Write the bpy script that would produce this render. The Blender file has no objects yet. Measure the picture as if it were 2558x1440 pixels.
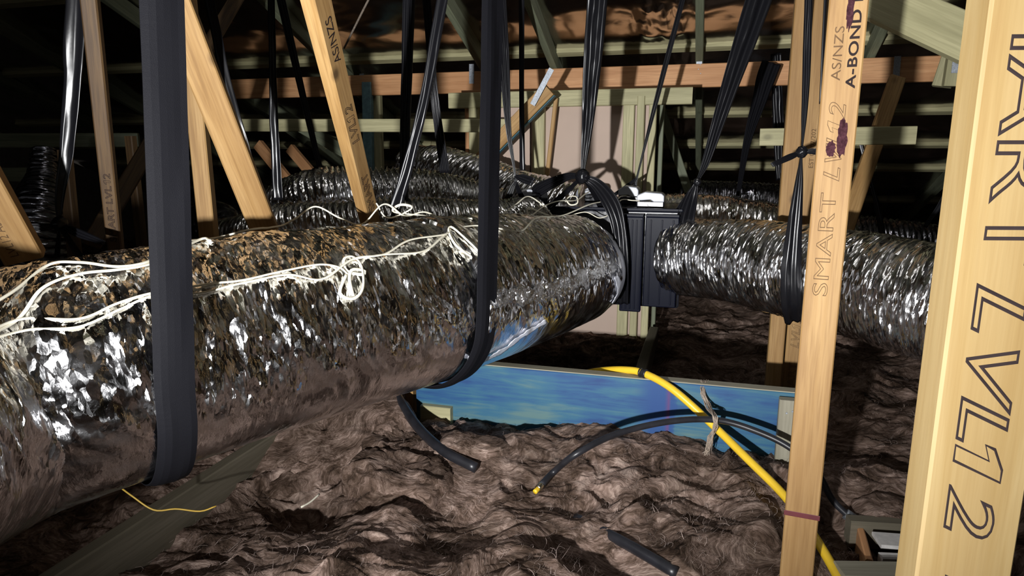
import bpy, math, random
import numpy as np
from mathutils import Vector, Matrix
from mathutils.bvhtree import BVHTree

random.seed(7); np.random.seed(7)
sc = bpy.context.scene
col = sc.collection

# ------------------------------------------------------------------ camera
F = 1700.0                      # focal length in pixels of the 2558 x 1440 frame
PITCH = math.radians(11.4)
CAMZ = 1.25
cam_d = bpy.data.cameras.new('camera'); cam_d.sensor_width = 36; cam_d.lens = F*36/2558
cam_d.clip_start = .02
cam = bpy.data.objects.new('camera', cam_d); col.objects.link(cam)
cam.location = (0, 0, CAMZ); cam.rotation_euler = (math.pi/2-PITCH, 0, 0)
sc.camera = cam
# ------------------------------------------------------------------ world: even grey fill light, added; enters by the open rear end
w = bpy.data.worlds.new('roof_space_fill'); sc.world = w; w.use_nodes = True
bg = w.node_tree.nodes['Background']; bg.inputs[0].default_value = (.62, .62, .62, 1); bg.inputs[1].default_value = .16
# ------------------------------------------------------------------ the work torch (low, left of the camera)
LP = Vector((-.72, -.8, CAMZ-.21))
ld = bpy.data.lights.new('torch', 'SPOT'); ld.energy = 840; ld.color = (.97, .97, .97)
ld.spot_size = math.radians(76); ld.spot_blend = 1.0; ld.shadow_soft_size = .03
lo = bpy.data.objects.new('torch', ld); col.objects.link(lo); lo.location = LP
lo.rotation_euler = (Vector((.60, 4.0, CAMZ+.38))-LP).to_track_quat('-Z', 'Y').to_euler()
# ------------------------------------------------------------------ exposure
vs = sc.view_settings
vs.view_transform = 'Standard'; vs.look = 'None'; vs.gamma = 1; vs.use_curve_mapping = False; vs.exposure = 0.0

sc.cycles.use_adaptive_sampling = True; sc.cycles.adaptive_threshold = .02; sc.cycles.max_bounces = 6; sc.cycles.diffuse_bounces = 3; sc.cycles.glossy_bounces = 4

# ================================================================== helpers
cP, sP = math.cos(PITCH), math.sin(PITCH)
def P(px, py, Y):
    """the point at horizontal distance Y that shows at a pixel"""
    u = (720-py)/F
    k = Y/(cP+u*sP)
    return Vector(((px-1279)/F*k, Y, CAMZ+(-sP+u*cP)*k))
def px(p):
    x, y, z = p[0], p[1], p[2]-CAMZ
    f = y*cP-z*sP; u = y*sP+z*cP
    return 1279+F*x/f, 720-F*u/f
A16 = math.radians(16)
U = Vector((math.cos(A16), -math.sin(A16), 0)); V = Vector((math.sin(A16), math.cos(A16), 0)); Z = Vector((0, 0, 1))
def UV(u, v, z): return U*u+V*v+Z*z
RV, RZ, RS = 4.62, CAMZ+.60, .40            # roof: height RZ at v = RV, slope RS
RIDGE = .2
def roofz(v): return RZ+RS*(RV-v) if v > RIDGE else RZ+RS*(RV-RIDGE)-RS*(RIDGE-v)
def to_roof(a, b):
    """go from a through b on to the underside of the roof"""
    d = (b-a).normalized(); p = b.copy()
    for i in range(400):
        p = p+d*.02
        if p.z > roofz(p.dot(V))-.02: break
    return p

def hsh(ix, iy, iz, s):
    n = (ix*374761393+iy*668265263+iz*2147483647+s*1274126177) & 0xffffffff
    n = ((n ^ (n >> 13))*1274126177) & 0xffffffff
    n = ((n ^ (n >> 16))*2246822519) & 0xffffffff
    return (n ^ (n >> 15)) & 0xffffffff
def noise(p, seed=0):
    """gradient noise, p (N,3), about -1..1"""
    i = np.floor(p).astype(np.int64); f = p-i
    t = f*f*f*(f*(f*6-15)+10)
    out = 0
    for dx in (0, 1):
        wx = t[:, 0] if dx else 1-t[:, 0]
        for dy in (0, 1):
            wy = t[:, 1] if dy else 1-t[:, 1]
            for dz in (0, 1):
                wz = t[:, 2] if dz else 1-t[:, 2]
                h = hsh(i[:, 0]+dx, i[:, 1]+dy, i[:, 2]+dz, seed)
                gx = (h & 1023)/511.5-1; gy = ((h >> 10) & 1023)/511.5-1; gz = ((h >> 20) & 1023)/511.5-1
                out = out+wx*wy*wz*(gx*(f[:, 0]-dx)+gy*(f[:, 1]-dy)+gz*(f[:, 2]-dz))
    return out*1.5
def fbm(p, o=4, seed=0):
    s = 0; a = 1; t = 0
    for k in range(o):
        s = s+a*noise(p*2**k, seed+k*17); t += a; a *= .5
    return s/t
def ridged(p, o=3, seed=0):
    s = 0; a = 1; t = 0
    for k in range(o):
        s = s+a*(1-2*np.abs(noise(p*2**k, seed+k*17))); t += a; a *= .5
    return s/t

def mesh_obj(name, verts, faces, mat, parent=None, smooth=False, uvs=None, loc=None):
    me = bpy.data.meshes.new(name)
    if isinstance(verts, np.ndarray): verts = verts.tolist()
    me.from_pydata(verts, [], faces if isinstance(faces, list) else faces.tolist())
    if uvs is not None:
        lay = me.uv_layers.new(name='UVMap')
        li = np.empty(len(me.loops), dtype=np.int64); me.loops.foreach_get('vertex_index', li)
        lay.data.foreach_set('uv', np.asarray(uvs, dtype=np.float32)[li].ravel())
    if smooth: me.polygons.foreach_set('use_smooth', [True]*len(me.polygons))
    if mat: me.materials.append(mat)
    o = bpy.data.objects.new(name, me); col.objects.link(o)
    if parent is not None: o.parent = parent
    if loc is not None: o.location = loc
    return o
def empty(name, loc=(0, 0, 0)):
    o = bpy.data.objects.new(name, None); col.objects.link(o); o.location = loc; o.empty_display_size = .05
    return o
def tag(o, label, cat, group=None, kind=None):
    o['label'] = label; o['category'] = cat
    if group: o['group'] = group
    if kind: o['kind'] = kind
    return o
def adopt(child, parent):
    """parent while keeping the child's place (parents here are unrotated or given by matrix)"""
    child.parent = parent
    child.matrix_parent_inverse = parent.matrix_basis.inverted()
    return child

def catmull(pts, n=8):
    pts = [np.array(p, dtype=float) for p in pts]
    q = [2*pts[0]-pts[1]]+pts+[2*pts[-1]-pts[-2]]
    out = []
    for i in range(1, len(q)-2):
        for k in range(n):
            t = k/n
            a, b, c, d = q[i-1], q[i], q[i+1], q[i+2]
            out.append(.5*((2*b)+(-a+c)*t+(2*a-5*b+4*c-d)*t*t+(-a+3*b-3*c+d)*t**3))
    out.append(pts[-1])
    return np.array(out)
def resample(path, step):
    d = np.r_[0, np.cumsum(np.linalg.norm(np.diff(path[:, :3], axis=0), axis=1))]
    n = max(2, int(d[-1]/step)+1); t = np.linspace(0, d[-1], n)
    return np.stack([np.interp(t, d, path[:, k]) for k in range(path.shape[1])], 1), t
def norm(a): return a/np.maximum(np.linalg.norm(a, axis=-1, keepdims=True), 1e-9)
def frames(path):
    """parallel transport frames: T, N, B"""
    T = norm(np.gradient(path, axis=0))
    up = np.array([0, 0, 1.]) if abs(T[0][2]) < .9 else np.array([1., 0, 0])
    n = norm(np.cross(np.cross(T[0], up), T[0])); Ns = [n]
    for i in range(1, len(path)):
        n = Ns[-1]-T[i]*np.dot(Ns[-1], T[i]); Ns.append(n/np.linalg.norm(n))
    N = np.array(Ns); return T, N, np.cross(T, N)
def grid_faces(nr, nc, wrap=False):
    r = np.arange(nr-1)[:, None]; c = np.arange(nc if wrap else nc-1)[None, :]
    c2 = (c+1) % nc
    return np.stack([(r*nc+c), (r*nc+c2), ((r+1)*nc+c2), ((r+1)*nc+c)], -1).reshape(-1, 4)
def tube(name, pts, rad, mat, parent=None, segs=10, step=.02, flat=1.0, wob=0.0):
    path = catmull(pts, 8) if len(pts) > 2 else np.array([list(p) for p in pts])
    path, t = resample(path, step)
    if wob: path = path+wob*np.stack([noise(np.c_[t*9, t*0+k*7.3, t*0], 5+k) for k in range(3)], 1)
    T, N, B = frames(path)
    a = np.linspace(0, 2*np.pi, segs, endpoint=False)
    r = np.interp(np.linspace(0, 1, len(path)), np.linspace(0, 1, len(rad)), rad) if hasattr(rad, '__len__') else np.full(len(path), rad)
    v = path[:, None]+r[:, None, None]*(np.cos(a)[None, :, None]*N[:, None]*flat+np.sin(a)[None, :, None]*B[:, None])
    f = grid_faces(len(path), segs, True).tolist()
    f.append(list(range(segs))[::-1]); f.append([len(path)*segs-segs+k for k in range(segs)])
    return mesh_obj(name, v.reshape(-1, 3), f, mat, parent, True)
def box(name, c, size, mat, parent=None, axes=None, bev=.003):
    """chamfered box; c its centre, axes three unit vectors"""
    ax = axes or (Vector((1, 0, 0)), Vector((0, 1, 0)), Z)
    hx, hy, hz = [s/2 for s in size]; b = min(bev, hx*.4, hy*.4, hz*.4)
    V_, F_ = [], []
    ring = lambda z, i: [(hx-i, hy-b-i*0, z), (hx-b-i*0, hy-i, z), (-hx+b, hy-i, z), (-hx+i, hy-b, z), (-hx+i, -hy+b, z), (-hx+b, -hy+i, z), (hx-b, -hy+i, z), (hx-i, -hy+b, z)]
    for z, i in ((-hz, b*.7), (-hz+b, 0), (hz-b, 0), (hz, b*.7)): V_ += ring(z, i)
    for r in range(3):
        for k in range(8): F_.append([r*8+k, r*8+(k+1) % 8, r*8+8+(k+1) % 8, r*8+8+k])
    F_.append(list(range(8))[::-1]); F_.append(list(range(24, 32)))
    o = mesh_obj(name, V_, F_, mat)
    M = Matrix((ax[0], ax[1], ax[2])).transposed().to_4x4(); M.translation = Vector(c); o.matrix_basis = M
    if parent is not None: adopt(o, parent)
    return o
def timber(name, p0, p1, w, t, mat, n=None, parent=None, front=True, bev=.004, cut0=0, cut1=0):
    """sawn timber from p0 to p1; n the way its wide face looks; local x runs along the grain"""
    n = -V if n is None else n
    x = (p1-p0).normalized(); z = (n-x*n.dot(x)).normalized(); y = z.cross(x); L = (p1-p0).length
    a, b = w/2, t/2; c = min(bev, t*.25)
    sec = [(a, b-c), (a-c, b), (-a+c, b), (-a, b-c), (-a, -b+c), (-a+c, -b), (a-c, -b), (a, -b+c)]
    V_ = [(0+cut0*s[0], s[0], s[1]) for s in sec]+[(L+cut1*s[0], s[0], s[1]) for s in sec]
    F_ = [[k, (k+1) % 8, 8+(k+1) % 8, 8+k] for k in range(8)]+[list(range(8))[::-1], list(range(8, 16))]
    F_ = [f[::-1] for f in F_]
    o = mesh_obj(name, V_, F_, mat)
    M = Matrix((x, y, z)).transposed().to_4x4(); M.translation = p0-(z*b if front else Vector((0, 0, 0))); o.matrix_basis = M
    if parent is not None: adopt(o, parent)
    o['L'] = L
    return o
def text_mesh(s, size, outline, shear, width, offset, spacing):
    """mesh of a word; the figure one is drawn with its flag"""
    def conv(cu):
        tmp = bpy.data.objects.new('tmp', cu); col.objects.link(tmp)
        dg = bpy.context.evaluated_depsgraph_get(); me = bpy.data.meshes.new_from_object(tmp.evaluated_get(dg))
        bpy.data.objects.remove(tmp)
        n = len(me.vertices); co = np.empty(n*3); me.vertices.foreach_get('co', co)
        return co.reshape(-1, 3), [list(p.vertices) for p in me.polygons]
    segs = []; cur = ''
    for ch in s:
        if ch == '1' and outline:
            if cur: segs.append(cur)
            segs.append('1'); cur = ''
        else: cur += ch
    if cur: segs.append(cur)
    Vs, Fs, x = [], [], 0.0
    for g in segs:
        if g == '1' and outline:
            cu = bpy.data.curves.new('digit', 'CURVE'); cu.dimensions = '3D'
            pts = [(.14, 0), (.30, 0), (.30, .70), (.17, .70), (0, .56), (0, .42), (.14, .50)]
            sp = cu.splines.new('POLY'); sp.points.add(len(pts)-1); sp.use_cyclic_u = True
            for q, (u_, v_) in zip(sp.points, pts): q.co = ((u_+shear*(v_-.0))*size, v_*size, 0, 1)
        else:
            cu = bpy.data.curves.new('word', 'FONT'); cu.body = g; cu.size = size; cu.shear = shear; cu.space_character = spacing; cu.align_y = 'TOP_BASELINE'
            cu.resolution_u = 4
        if outline: cu.fill_mode = 'FULL' if g == '1' else 'NONE'; cu.bevel_depth = width; cu.bevel_resolution = 0
        else: cu.fill_mode = 'FRONT'; cu.extrude = .0002; cu.offset = offset
        co, fs = conv(cu)
        lo_ = co[:, 0].min()-.03*size; co[:, 0] += x-lo_; x = co[:, 0].max()+.09*size-shear*.35*size*(len(segs) > 1)
        k0 = sum(len(v) for v in Vs); Vs.append(co); Fs += [[k0+i for i in f] for f in fs]
    co = np.concatenate(Vs); co[:, 1] -= .35*size
    return co, Fs
def lettering(parent, s, x, y, z, size, mat, outline=True, flip=False, sx=1.0, shear=0.0, width=.0011, offset=0.0, yax=None, spacing=1.0, align='LEFT'):
    co, fs = text_mesh(s, size, outline, shear, width, offset, spacing)
    if align == 'RIGHT': co[:, 0] -= co[:, 0].max()
    co[:, 0] *= sx; co[:, 2] *= .25
    sgn = -1 if flip else 1
    o = mesh_obj('lettering', co, fs, mat, parent)
    if yax == 'side-':    # on the narrow side face (local -y)
        o.matrix_basis = Matrix(((sgn, 0, 0, x), (0, 0, -1, y), (0, sgn, 0, z), (0, 0, 0, 1)))
    else:
        o.matrix_basis = Matrix(((sgn, 0, 0, x), (0, sgn, 0, y), (0, 0, 1, z), (0, 0, 0, 1)))
    return o

# ================================================================== materials
def mat_new(name):
    m = bpy.data.materials.new(name); m.use_nodes = True
    nt = m.node_tree; b = nt.nodes['Principled BSDF']
    return m, nt, b
def N(nt, t, **kw):
    n = nt.nodes.new(t)
    for k, v in kw.items():
        if k.startswith('_'): setattr(n, k[1:], v)
        else: n.inputs[k.replace('__', ' ')].default_value = v
    return n
def ramp(nt, fac, stops, interp='LINEAR'):
    r = nt.nodes.new('ShaderNodeValToRGB'); r.color_ramp.interpolation = interp
    e = r.color_ramp.elements
    while len(e) < len(stops): e.new(.5)
    for k, (p, c) in enumerate(stops):
        e[k].position = p; e[k].color = (*c, 1) if len(c) == 3 else c
    nt.links.new(fac, r.inputs[0]); return r.outputs[0]
def mix(nt, fac, a, b, mode='MIX'):
    m = nt.nodes.new('ShaderNodeMix'); m.data_type = 'RGBA'; m.blend_type = mode
    for sock, v in ((0, fac), (6, a), (7, b)):
        if hasattr(v, 'is_linked') or hasattr(v, 'links'): nt.links.new(v, m.inputs[sock])
        else: m.inputs[sock].default_value = v if sock == 0 else (*v, 1)
    return m.outputs[2]
def coords(nt, scale=(1, 1, 1), kind='Object', rand=False):
    tc = nt.nodes.new('ShaderNodeTexCoord'); mp = nt.nodes.new('ShaderNodeMapping'); mp.inputs['Scale'].default_value = scale
    nt.links.new(tc.outputs[kind], mp.inputs['Vector'])
    if rand:
        oi = nt.nodes.new('ShaderNodeObjectInfo'); mu = nt.nodes.new('ShaderNodeMath'); mu.operation = 'MULTIPLY'; mu.inputs[1].default_value = 37
        nt.links.new(oi.outputs['Random'], mu.inputs[0]); nt.links.new(mu.outputs[0], mp.inputs['Location'])
    return mp.outputs[0]
def tex(nt, vec, scale, detail=4, rough=.55, dist=0.0):
    n = N(nt, 'ShaderNodeTexNoise', Scale=scale, Detail=detail, Roughness=rough, Distortion=dist); nt.links.new(vec, n.inputs['Vector']); return n
def bump(nt, h, b, strength=.3, dist=.01):
    bp = N(nt, 'ShaderNodeBump', Strength=strength, Distance=dist); nt.links.new(h, bp.inputs['Height']); nt.links.new(bp.outputs[0], b.inputs['Normal'])

def wood(name, light, mid, dark, knot=.5, rough=.65, fine=1.0):
    m, nt, b = mat_new(name)
    v = coords(nt, (1.6, 26, 26), rand=True)
    g = tex(nt, v, 1.0, 6, .6, .6)
    c = ramp(nt, g.outputs[0], [(.28, dark), (.45, mid), (.62, light), (.8, mid)])
    v2 = coords(nt, (1.2, 9, 9), rand=True)
    g2 = tex(nt, v2, .8, 2, .5)
    c = mix(nt, ramp(nt, g2.outputs[0], [(.42, (0, 0, 0)), (.62, (.55,)*3)]), c, dark)
    v3 = coords(nt, (7, 160, 160), rand=True)
    g3 = tex(nt, v3, 1.0, 2, .5)
    c = mix(nt, ramp(nt, g3.outputs[0], [(.35, (.55*fine,)*3), (.55, (0, 0, 0))]), c, dark)
    v4 = coords(nt, (9, 13, 13), rand=True)
    vo = N(nt, 'ShaderNodeTexVoronoi', Scale=.42, Randomness=1.0); nt.links.new(v4, vo.inputs['Vector'])
    kn = ramp(nt, vo.outputs['Distance'], [(.05, (knot,)*3), (.085, (knot*.4,)*3), (.12, (0, 0, 0))])
    c = mix(nt, kn, c, tuple(x*.35 for x in dark))
    nt.links.new(c, b.inputs['Base Color']); b.inputs['Roughness'].default_value = rough
    bump(nt, g3.outputs[0], b, .12, .002)
    return m
M = {}
M['pine'] = wood('pine_lvl', (.46, .285, .115), (.385, .225, .080), (.245, .13, .042), .9)
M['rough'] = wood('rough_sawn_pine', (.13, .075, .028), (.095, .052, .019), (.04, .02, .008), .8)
M['pine_pale'] = wood('pine_lvl_pale', (.37, .27, .125), (.325, .225, .092), (.26, .165, .06), .25, .6, .5)
M['green'] = wood('treated_pine', (.52, .48, .28), (.42, .39, .22), (.29, .27, .145), .5)
M['green_dark'] = wood('treated_pine_dark', (.25, .275, .18), (.19, .21, .135), (.12, .135, .085), .4)  # treated pine in a darker, greener tone
M['orange'] = wood('beam_reddish', (.74, .41, .20), (.64, .33, .15), (.45, .215, .09), .5)
M['joist'] = wood('joist_dusty', (.19, .165, .12), (.155, .135, .095), (.11, .095, .065), .4)
M['greyboard'] = wood('grey_board', (.36, .34, .26), (.30, .28, .21), (.22, .20, .145), .2)

def plain(name, c, rough=.5, metal=0.0, var=.15, scale=20, bmp=0.0, spec=.5):
    m, nt, b = mat_new(name)
    v = coords(nt, rand=True); g = tex(nt, v, scale, 4)
    cc = ramp(nt, g.outputs[0], [(.3, tuple(x*(1-var) for x in c)), (.7, tuple(min(1, x*(1+var)) for x in c))])
    nt.links.new(cc, b.inputs['Base Color']); b.inputs['Roughness'].default_value = rough; b.inputs['Metallic'].default_value = metal
    b.inputs['Specular IOR Level'].default_value = spec
    if bmp: bump(nt, g.outputs[0], b, bmp, .004)
    return m
M['ink'] = plain('ink', (.030, .022, .022), .9, spec=0.0)
M['ink_soft'] = plain('ink_faded', (.13, .08, .045), .9, spec=0.0)
M['stain'] = plain('dark_stain', (.055, .022, .028), .8, var=.5, scale=150, spec=0.0)
M['board'] = plain('wall_board', (.50, .385, .315), .8, var=.06, scale=3)
M['ceiling_board'] = plain('white_ceiling_board', (.62, .6, .58), .7, var=.1, scale=60)
M['cable'] = plain('white_cable_sheath', (.80, .76, .62), .45, var=.06)
M['yellow'] = plain('yellow_hose', (.80, .52, .03), .38, var=.06)
M['yellow_thin'] = plain('yellow_wire', (.55, .36, .06), .5, var=.06)
M['hose'] = plain('black_hose', (.018, .018, .022), .38, var=.3)
M['twine'] = plain('twine_fibre', (.36, .29, .23), .95, var=.35, scale=60)
M['steel'] = plain('galvanised_strap', (.40, .43, .47), .6, 1.0, var=.25, scale=160)
M['lid'] = plain('grey_white_plastic', (.42, .44, .49), .35, var=.04)
M['tape'] = plain('foil_tape_edge', (.78, .80, .88), .4, .3, var=.1)
M['brass'] = plain('hose_ferrule', (.75, .68, .5), .25, 1.0)
M['plaster'] = plain('plasterboard_backing', (.30, .27, .24), .9)

def strap_mat(name, rough, weave=False, c=(.013, .013, .016)):
    m, nt, b = mat_new(name)
    b.inputs['Base Color'].default_value = (*c, 1); b.inputs['Roughness'].default_value = rough
    v = coords(nt, kind='UV'); b.inputs['Specular IOR Level'].default_value = .035 if weave else .38
    if weave:
        g = tex(nt, v, 700, 1); h = tex(nt, coords(nt, (25, 90, 1), 'UV'), 1.0, 3)
        mm = N(nt, 'ShaderNodeMath', _operation='ADD'); nt.links.new(g.outputs[0], mm.inputs[0]); nt.links.new(h.outputs[0], mm.inputs[1])
        bump(nt, mm.outputs[0], b, .35, .002)
    else:
        g = tex(nt, coords(nt, (55, 6, 1), 'UV'), 1.0, 3, .55, .3); bump(nt, g.outputs[0], b, .14, .003)
    return m
M['strap'] = strap_mat('black_plastic_film', .27, False, (.008, .008, .010))
M['strap_dull'] = strap_mat('black_webbing', .55, True, (.008, .008, .010))

def foil(name, su, sv, k1, k2, rough=.16, base=(.90, .90, .92), warp=.35, smooth_under=False, tint=.0):
    """foil: facets of crumpled film tilt the normal; UV in metres (along, around)"""
    m, nt, b = mat_new(name)
    b.inputs['Base Color'].default_value = (*base, 1); b.inputs['Metallic'].default_value = 1
    nt.links.new(ramp(nt, tex(nt, coords(nt, kind='UV'), 14, 4, .65).outputs[0], [(.38, (rough*.6,)*3), (.66, (rough*1.9,)*3)]), b.inputs['Roughness'])
    uv = coords(nt, (su, sv, 1), 'UV')
    wn = tex(nt, uv, .6, 3, .6)
    ws = N(nt, 'ShaderNodeVectorMath', _operation='MULTIPLY_ADD'); ws.inputs[1].default_value = (warp*3,)*3
    nt.links.new(wn.outputs['Color'], ws.inputs[0]); nt.links.new(uv, ws.inputs[2])
    tot = None
    for sc_, k in ((1.0, k1), (3.3, k2)):
        vo = N(nt, 'ShaderNodeTexVoronoi', Scale=sc_); nt.links.new(ws.outputs[0], vo.inputs['Vector'])
        s = N(nt, 'ShaderNodeVectorMath', _operation='MULTIPLY_ADD'); s.inputs[1].default_value = (k,)*3; s.inputs[2].default_value = (-.5*k,)*3
        nt.links.new(vo.outputs['Color'], s.inputs[0])
        if tot is None: tot = s.outputs[0]
        else:
            a = N(nt, 'ShaderNodeVectorMath', _operation='ADD'); nt.links.new(tot, a.inputs[0]); nt.links.new(s.outputs[0], a.inputs[1]); tot = a.outputs[0]
    if smooth_under:
        at = N(nt, 'ShaderNodeAttribute', _attribute_name='slack'); sm = N(nt, 'ShaderNodeVectorMath', _operation='SCALE')
        nt.links.new(tot, sm.inputs[0]); nt.links.new(at.outputs['Fac'], sm.inputs['Scale']); tot = sm.outputs[0]
    bp = N(nt, 'ShaderNodeBump', Strength=.35, Distance=.004); fn = tex(nt, uv, 2.4, 4, .6); nt.links.new(fn.outputs[0], bp.inputs['Height'])
    a = N(nt, 'ShaderNodeVectorMath', _operation='ADD'); nt.links.new(bp.outputs[0], a.inputs[0]); nt.links.new(tot, a.inputs[1])
    nm = N(nt, 'ShaderNodeVectorMath', _operation='NORMALIZE'); nt.links.new(a.outputs[0], nm.inputs[0]); nt.links.new(nm.outputs[0], b.inputs['Normal'])
    return m
M['foil_big'] = foil('crumpled_foil_sleeve', 46, 14, .60, .50, .13, smooth_under=True)
M['foil_flex'] = foil('foil_flexible_duct', 75, 11, .5, .35, .15)
M['foil_far'] = foil('foil_flexible_duct_dull', 60, 12, .28, .2, .14, (.78, .78, .8))
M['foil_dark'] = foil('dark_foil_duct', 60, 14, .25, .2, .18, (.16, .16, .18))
M['foil_tape'] = foil('foil_tape', 80, 60, 1.0, .8, .24, (.96, .96, .98))

def roof_foil():
    m, nt, b = mat_new('roof_sarking_foil')
    v = coords(nt, (1, 1, 1), 'UV')
    g = tex(nt, v, 3.2, 3, .5, 1.2); g2 = tex(nt, v, 14, 3, .5, .5)
    c = ramp(nt, g.outputs[0], [(.3, (.52, .50, .47)), (.7, (.70, .68, .65))])
    nt.links.new(c, b.inputs['Base Color']); b.inputs['Metallic'].default_value = 1.0; b.inputs['Roughness'].default_value = .17
    s = N(nt, 'ShaderNodeMath', _operation='MULTIPLY_ADD'); s.inputs[1].default_value = .22
    nt.links.new(g2.outputs[0], s.inputs[0]); nt.links.new(g.outputs[0], s.inputs[2])
    bump(nt, s.outputs[0], b, .10, .02)
    return m
M['roof_foil'] = roof_foil()

def wool(name):
    m, nt, b = mat_new(name)
    v = coords(nt)
    w1 = tex(nt, v, 2.6, 2, .5); w2 = tex(nt, v, 11, 2, .5)
    def madd(t_, k, base):
        q = N(nt, 'ShaderNodeVectorMath', _operation='MULTIPLY_ADD'); q.inputs[1].default_value = (k,)*3
        nt.links.new(t_.outputs['Color'], q.inputs[0]); nt.links.new(base, q.inputs[2]); return q.outputs[0]
    vec = madd(w2, .07, madd(w1, .75, v))
    def streak(scale, det, dist):
        mp = N(nt, 'ShaderNodeMapping'); mp.inputs['Scale'].default_value = scale; nt.links.new(vec, mp.inputs['Vector'])
        return tex(nt, mp.outputs[0], 1.0, det, .62, dist)
    g1, g2, g3 = streak((8, 30, 24), 6, 1.0), streak((26, 110, 90), 4, .8), streak((4, 7, 6), 5, .8)
    def lin(x, k, y):
        q = N(nt, 'ShaderNodeMath', _operation='MULTIPLY_ADD'); q.inputs[1].default_value = k; nt.links.new(x, q.inputs[0])
        if y is None: q.inputs[2].default_value = 0
        else: nt.links.new(y, q.inputs[2])
        return q.outputs[0]
    f = lin(g3.outputs[0], .38, lin(g2.outputs[0], .27, lin(g1.outputs[0], .35, None)))
    c = ramp(nt, f, [(.38, (.030, .020, .015)), (.46, (.115, .078, .059)), (.53, (.25, .18, .15)), (.63, (.55, .43, .37))])
    h = tex(nt, v, 5, 4, .6, .8)
    c = mix(nt, 1.0, c, ramp(nt, h.outputs[0], [(.36, (.45, .42, .38)), (.6, (1, .97, .95))]), 'MULTIPLY')
    nt.links.new(c, b.inputs['Base Color']); b.inputs['Roughness'].default_value = 1.0; b.inputs['Specular IOR Level'].default_value = .1
    bump(nt, lin(g1.outputs[0], .8, g2.outputs[0]), b, .6, .009)
    return m
M['wool'] = wool('glass_wool')
M['fibre'] = plain('glass_wool_fibre', (.36, .28, .245), 1.0, var=.45, scale=25)

def blue_paint():
    m, nt, b = mat_new('blue_painted_lvl')
    v = coords(nt, (2.2, 26, 26)); g = tex(nt, v, 1.3, 7, .65, .5)
    big = tex(nt, coords(nt, (3.2, 5, 5)), 1.0, 3, .5)
    s0 = N(nt, 'ShaderNodeMath', _operation='ADD'); nt.links.new(big.outputs[0], s0.inputs[0]); nt.links.new(g.outputs[0], s0.inputs[1])
    s = N(nt, 'ShaderNodeMath', _operation='MULTIPLY'); s.inputs[1].default_value = .5; nt.links.new(s0.outputs[0], s.inputs[0])
    c = ramp(nt, s.outputs[0], [(.38, (.004, .035, .15)), (.46, (.012, .075, .19)), (.54, (.026, .115, .19)), (.64, (.085, .165, .17))])
    # the solid blue end band and the maroon mark are print on the timber
    sx = N(nt, 'ShaderNodeSeparateXYZ'); tc = N(nt, 'ShaderNodeTexCoord'); nt.links.new(tc.outputs['Object'], sx.inputs[0])
    wob = N(nt, 'ShaderNodeMath', _operation='MULTIPLY_ADD'); wob.inputs[1].default_value = .05; nt.links.new(g.outputs[0], wob.inputs[0]); nt.links.new(sx.outputs['X'], wob.inputs[2])
    mr = ramp(nt, wob.outputs[0], [(0, (0, 0, 0)), (1, (0, 0, 0))])
    r = mr.node; r.color_ramp.interpolation = 'LINEAR'
    # positions are given in units of the beam's length below
    sc_ = N(nt, 'ShaderNodeMath', _operation='DIVIDE'); sc_.inputs[1].default_value = 2.0; nt.links.new(wob.outputs[0], sc_.inputs[0]); nt.links.new(sc_.outputs[0], r.inputs[0])
    m['ramp'] = r.name
    c2 = mix(nt, mr, c, (.006, .05, .19))
    sd = N(nt, 'ShaderNodeMath', _operation='DIVIDE'); sd.inputs[1].default_value = 2.0; nt.links.new(sx.outputs['X'], sd.inputs[0])
    lr = ramp(nt, sd.outputs[0], [(0, (0, 0, 0)), (1, (0, 0, 0))]); m['line'] = lr.node.name
    c3 = mix(nt, lr, c2, (.10, .03, .13))
    nt.links.new(c3, b.inputs['Base Color']); b.inputs['Roughness'].default_value = .55
    bump(nt, g.outputs[0], b, .1, .002)
    return m
M['blue'] = blue_paint()
def glossy_black():
    m, nt, b = mat_new('black_plastic')
    g = tex(nt, coords(nt), 30, 4)
    nt.links.new(ramp(nt, g.outputs[0], [(.3, (.012, .013, .018)), (.7, (.022, .023, .03))]), b.inputs['Base Color'])
    nt.links.new(ramp(nt, g.outputs[0], [(.35, (.14,)*3), (.75, (.32,)*3)]), b.inputs['Roughness'])
    return m
M['black'] = glossy_black()
def blue_black():
    m, nt, b = mat_new('ribbed_black_plastic'); b.inputs['Base Color'].default_value = (.004, .005, .012, 1); b.inputs['Roughness'].default_value = .36; b.inputs['Specular IOR Level'].default_value = .07; return m
M['panel'] = blue_black()

# ================================================================== the setting
# ceiling board below the insulation (the floor of the roof space)
fl = mesh_obj('floor', [(-9, -6, .0), (9, -6, .0), (9, 12, .0), (-9, 12, .0), (-9, -6, -.02), (9, -6, -.02), (9, 12, -.02), (-9, 12, -.02)],
              [[0, 1, 2, 3], [7, 6, 5, 4], [0, 4, 5, 1], [1, 5, 6, 2], [2, 6, 7, 3], [3, 7, 4, 0]], M['plaster'])
fl['kind'] = 'structure'

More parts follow.
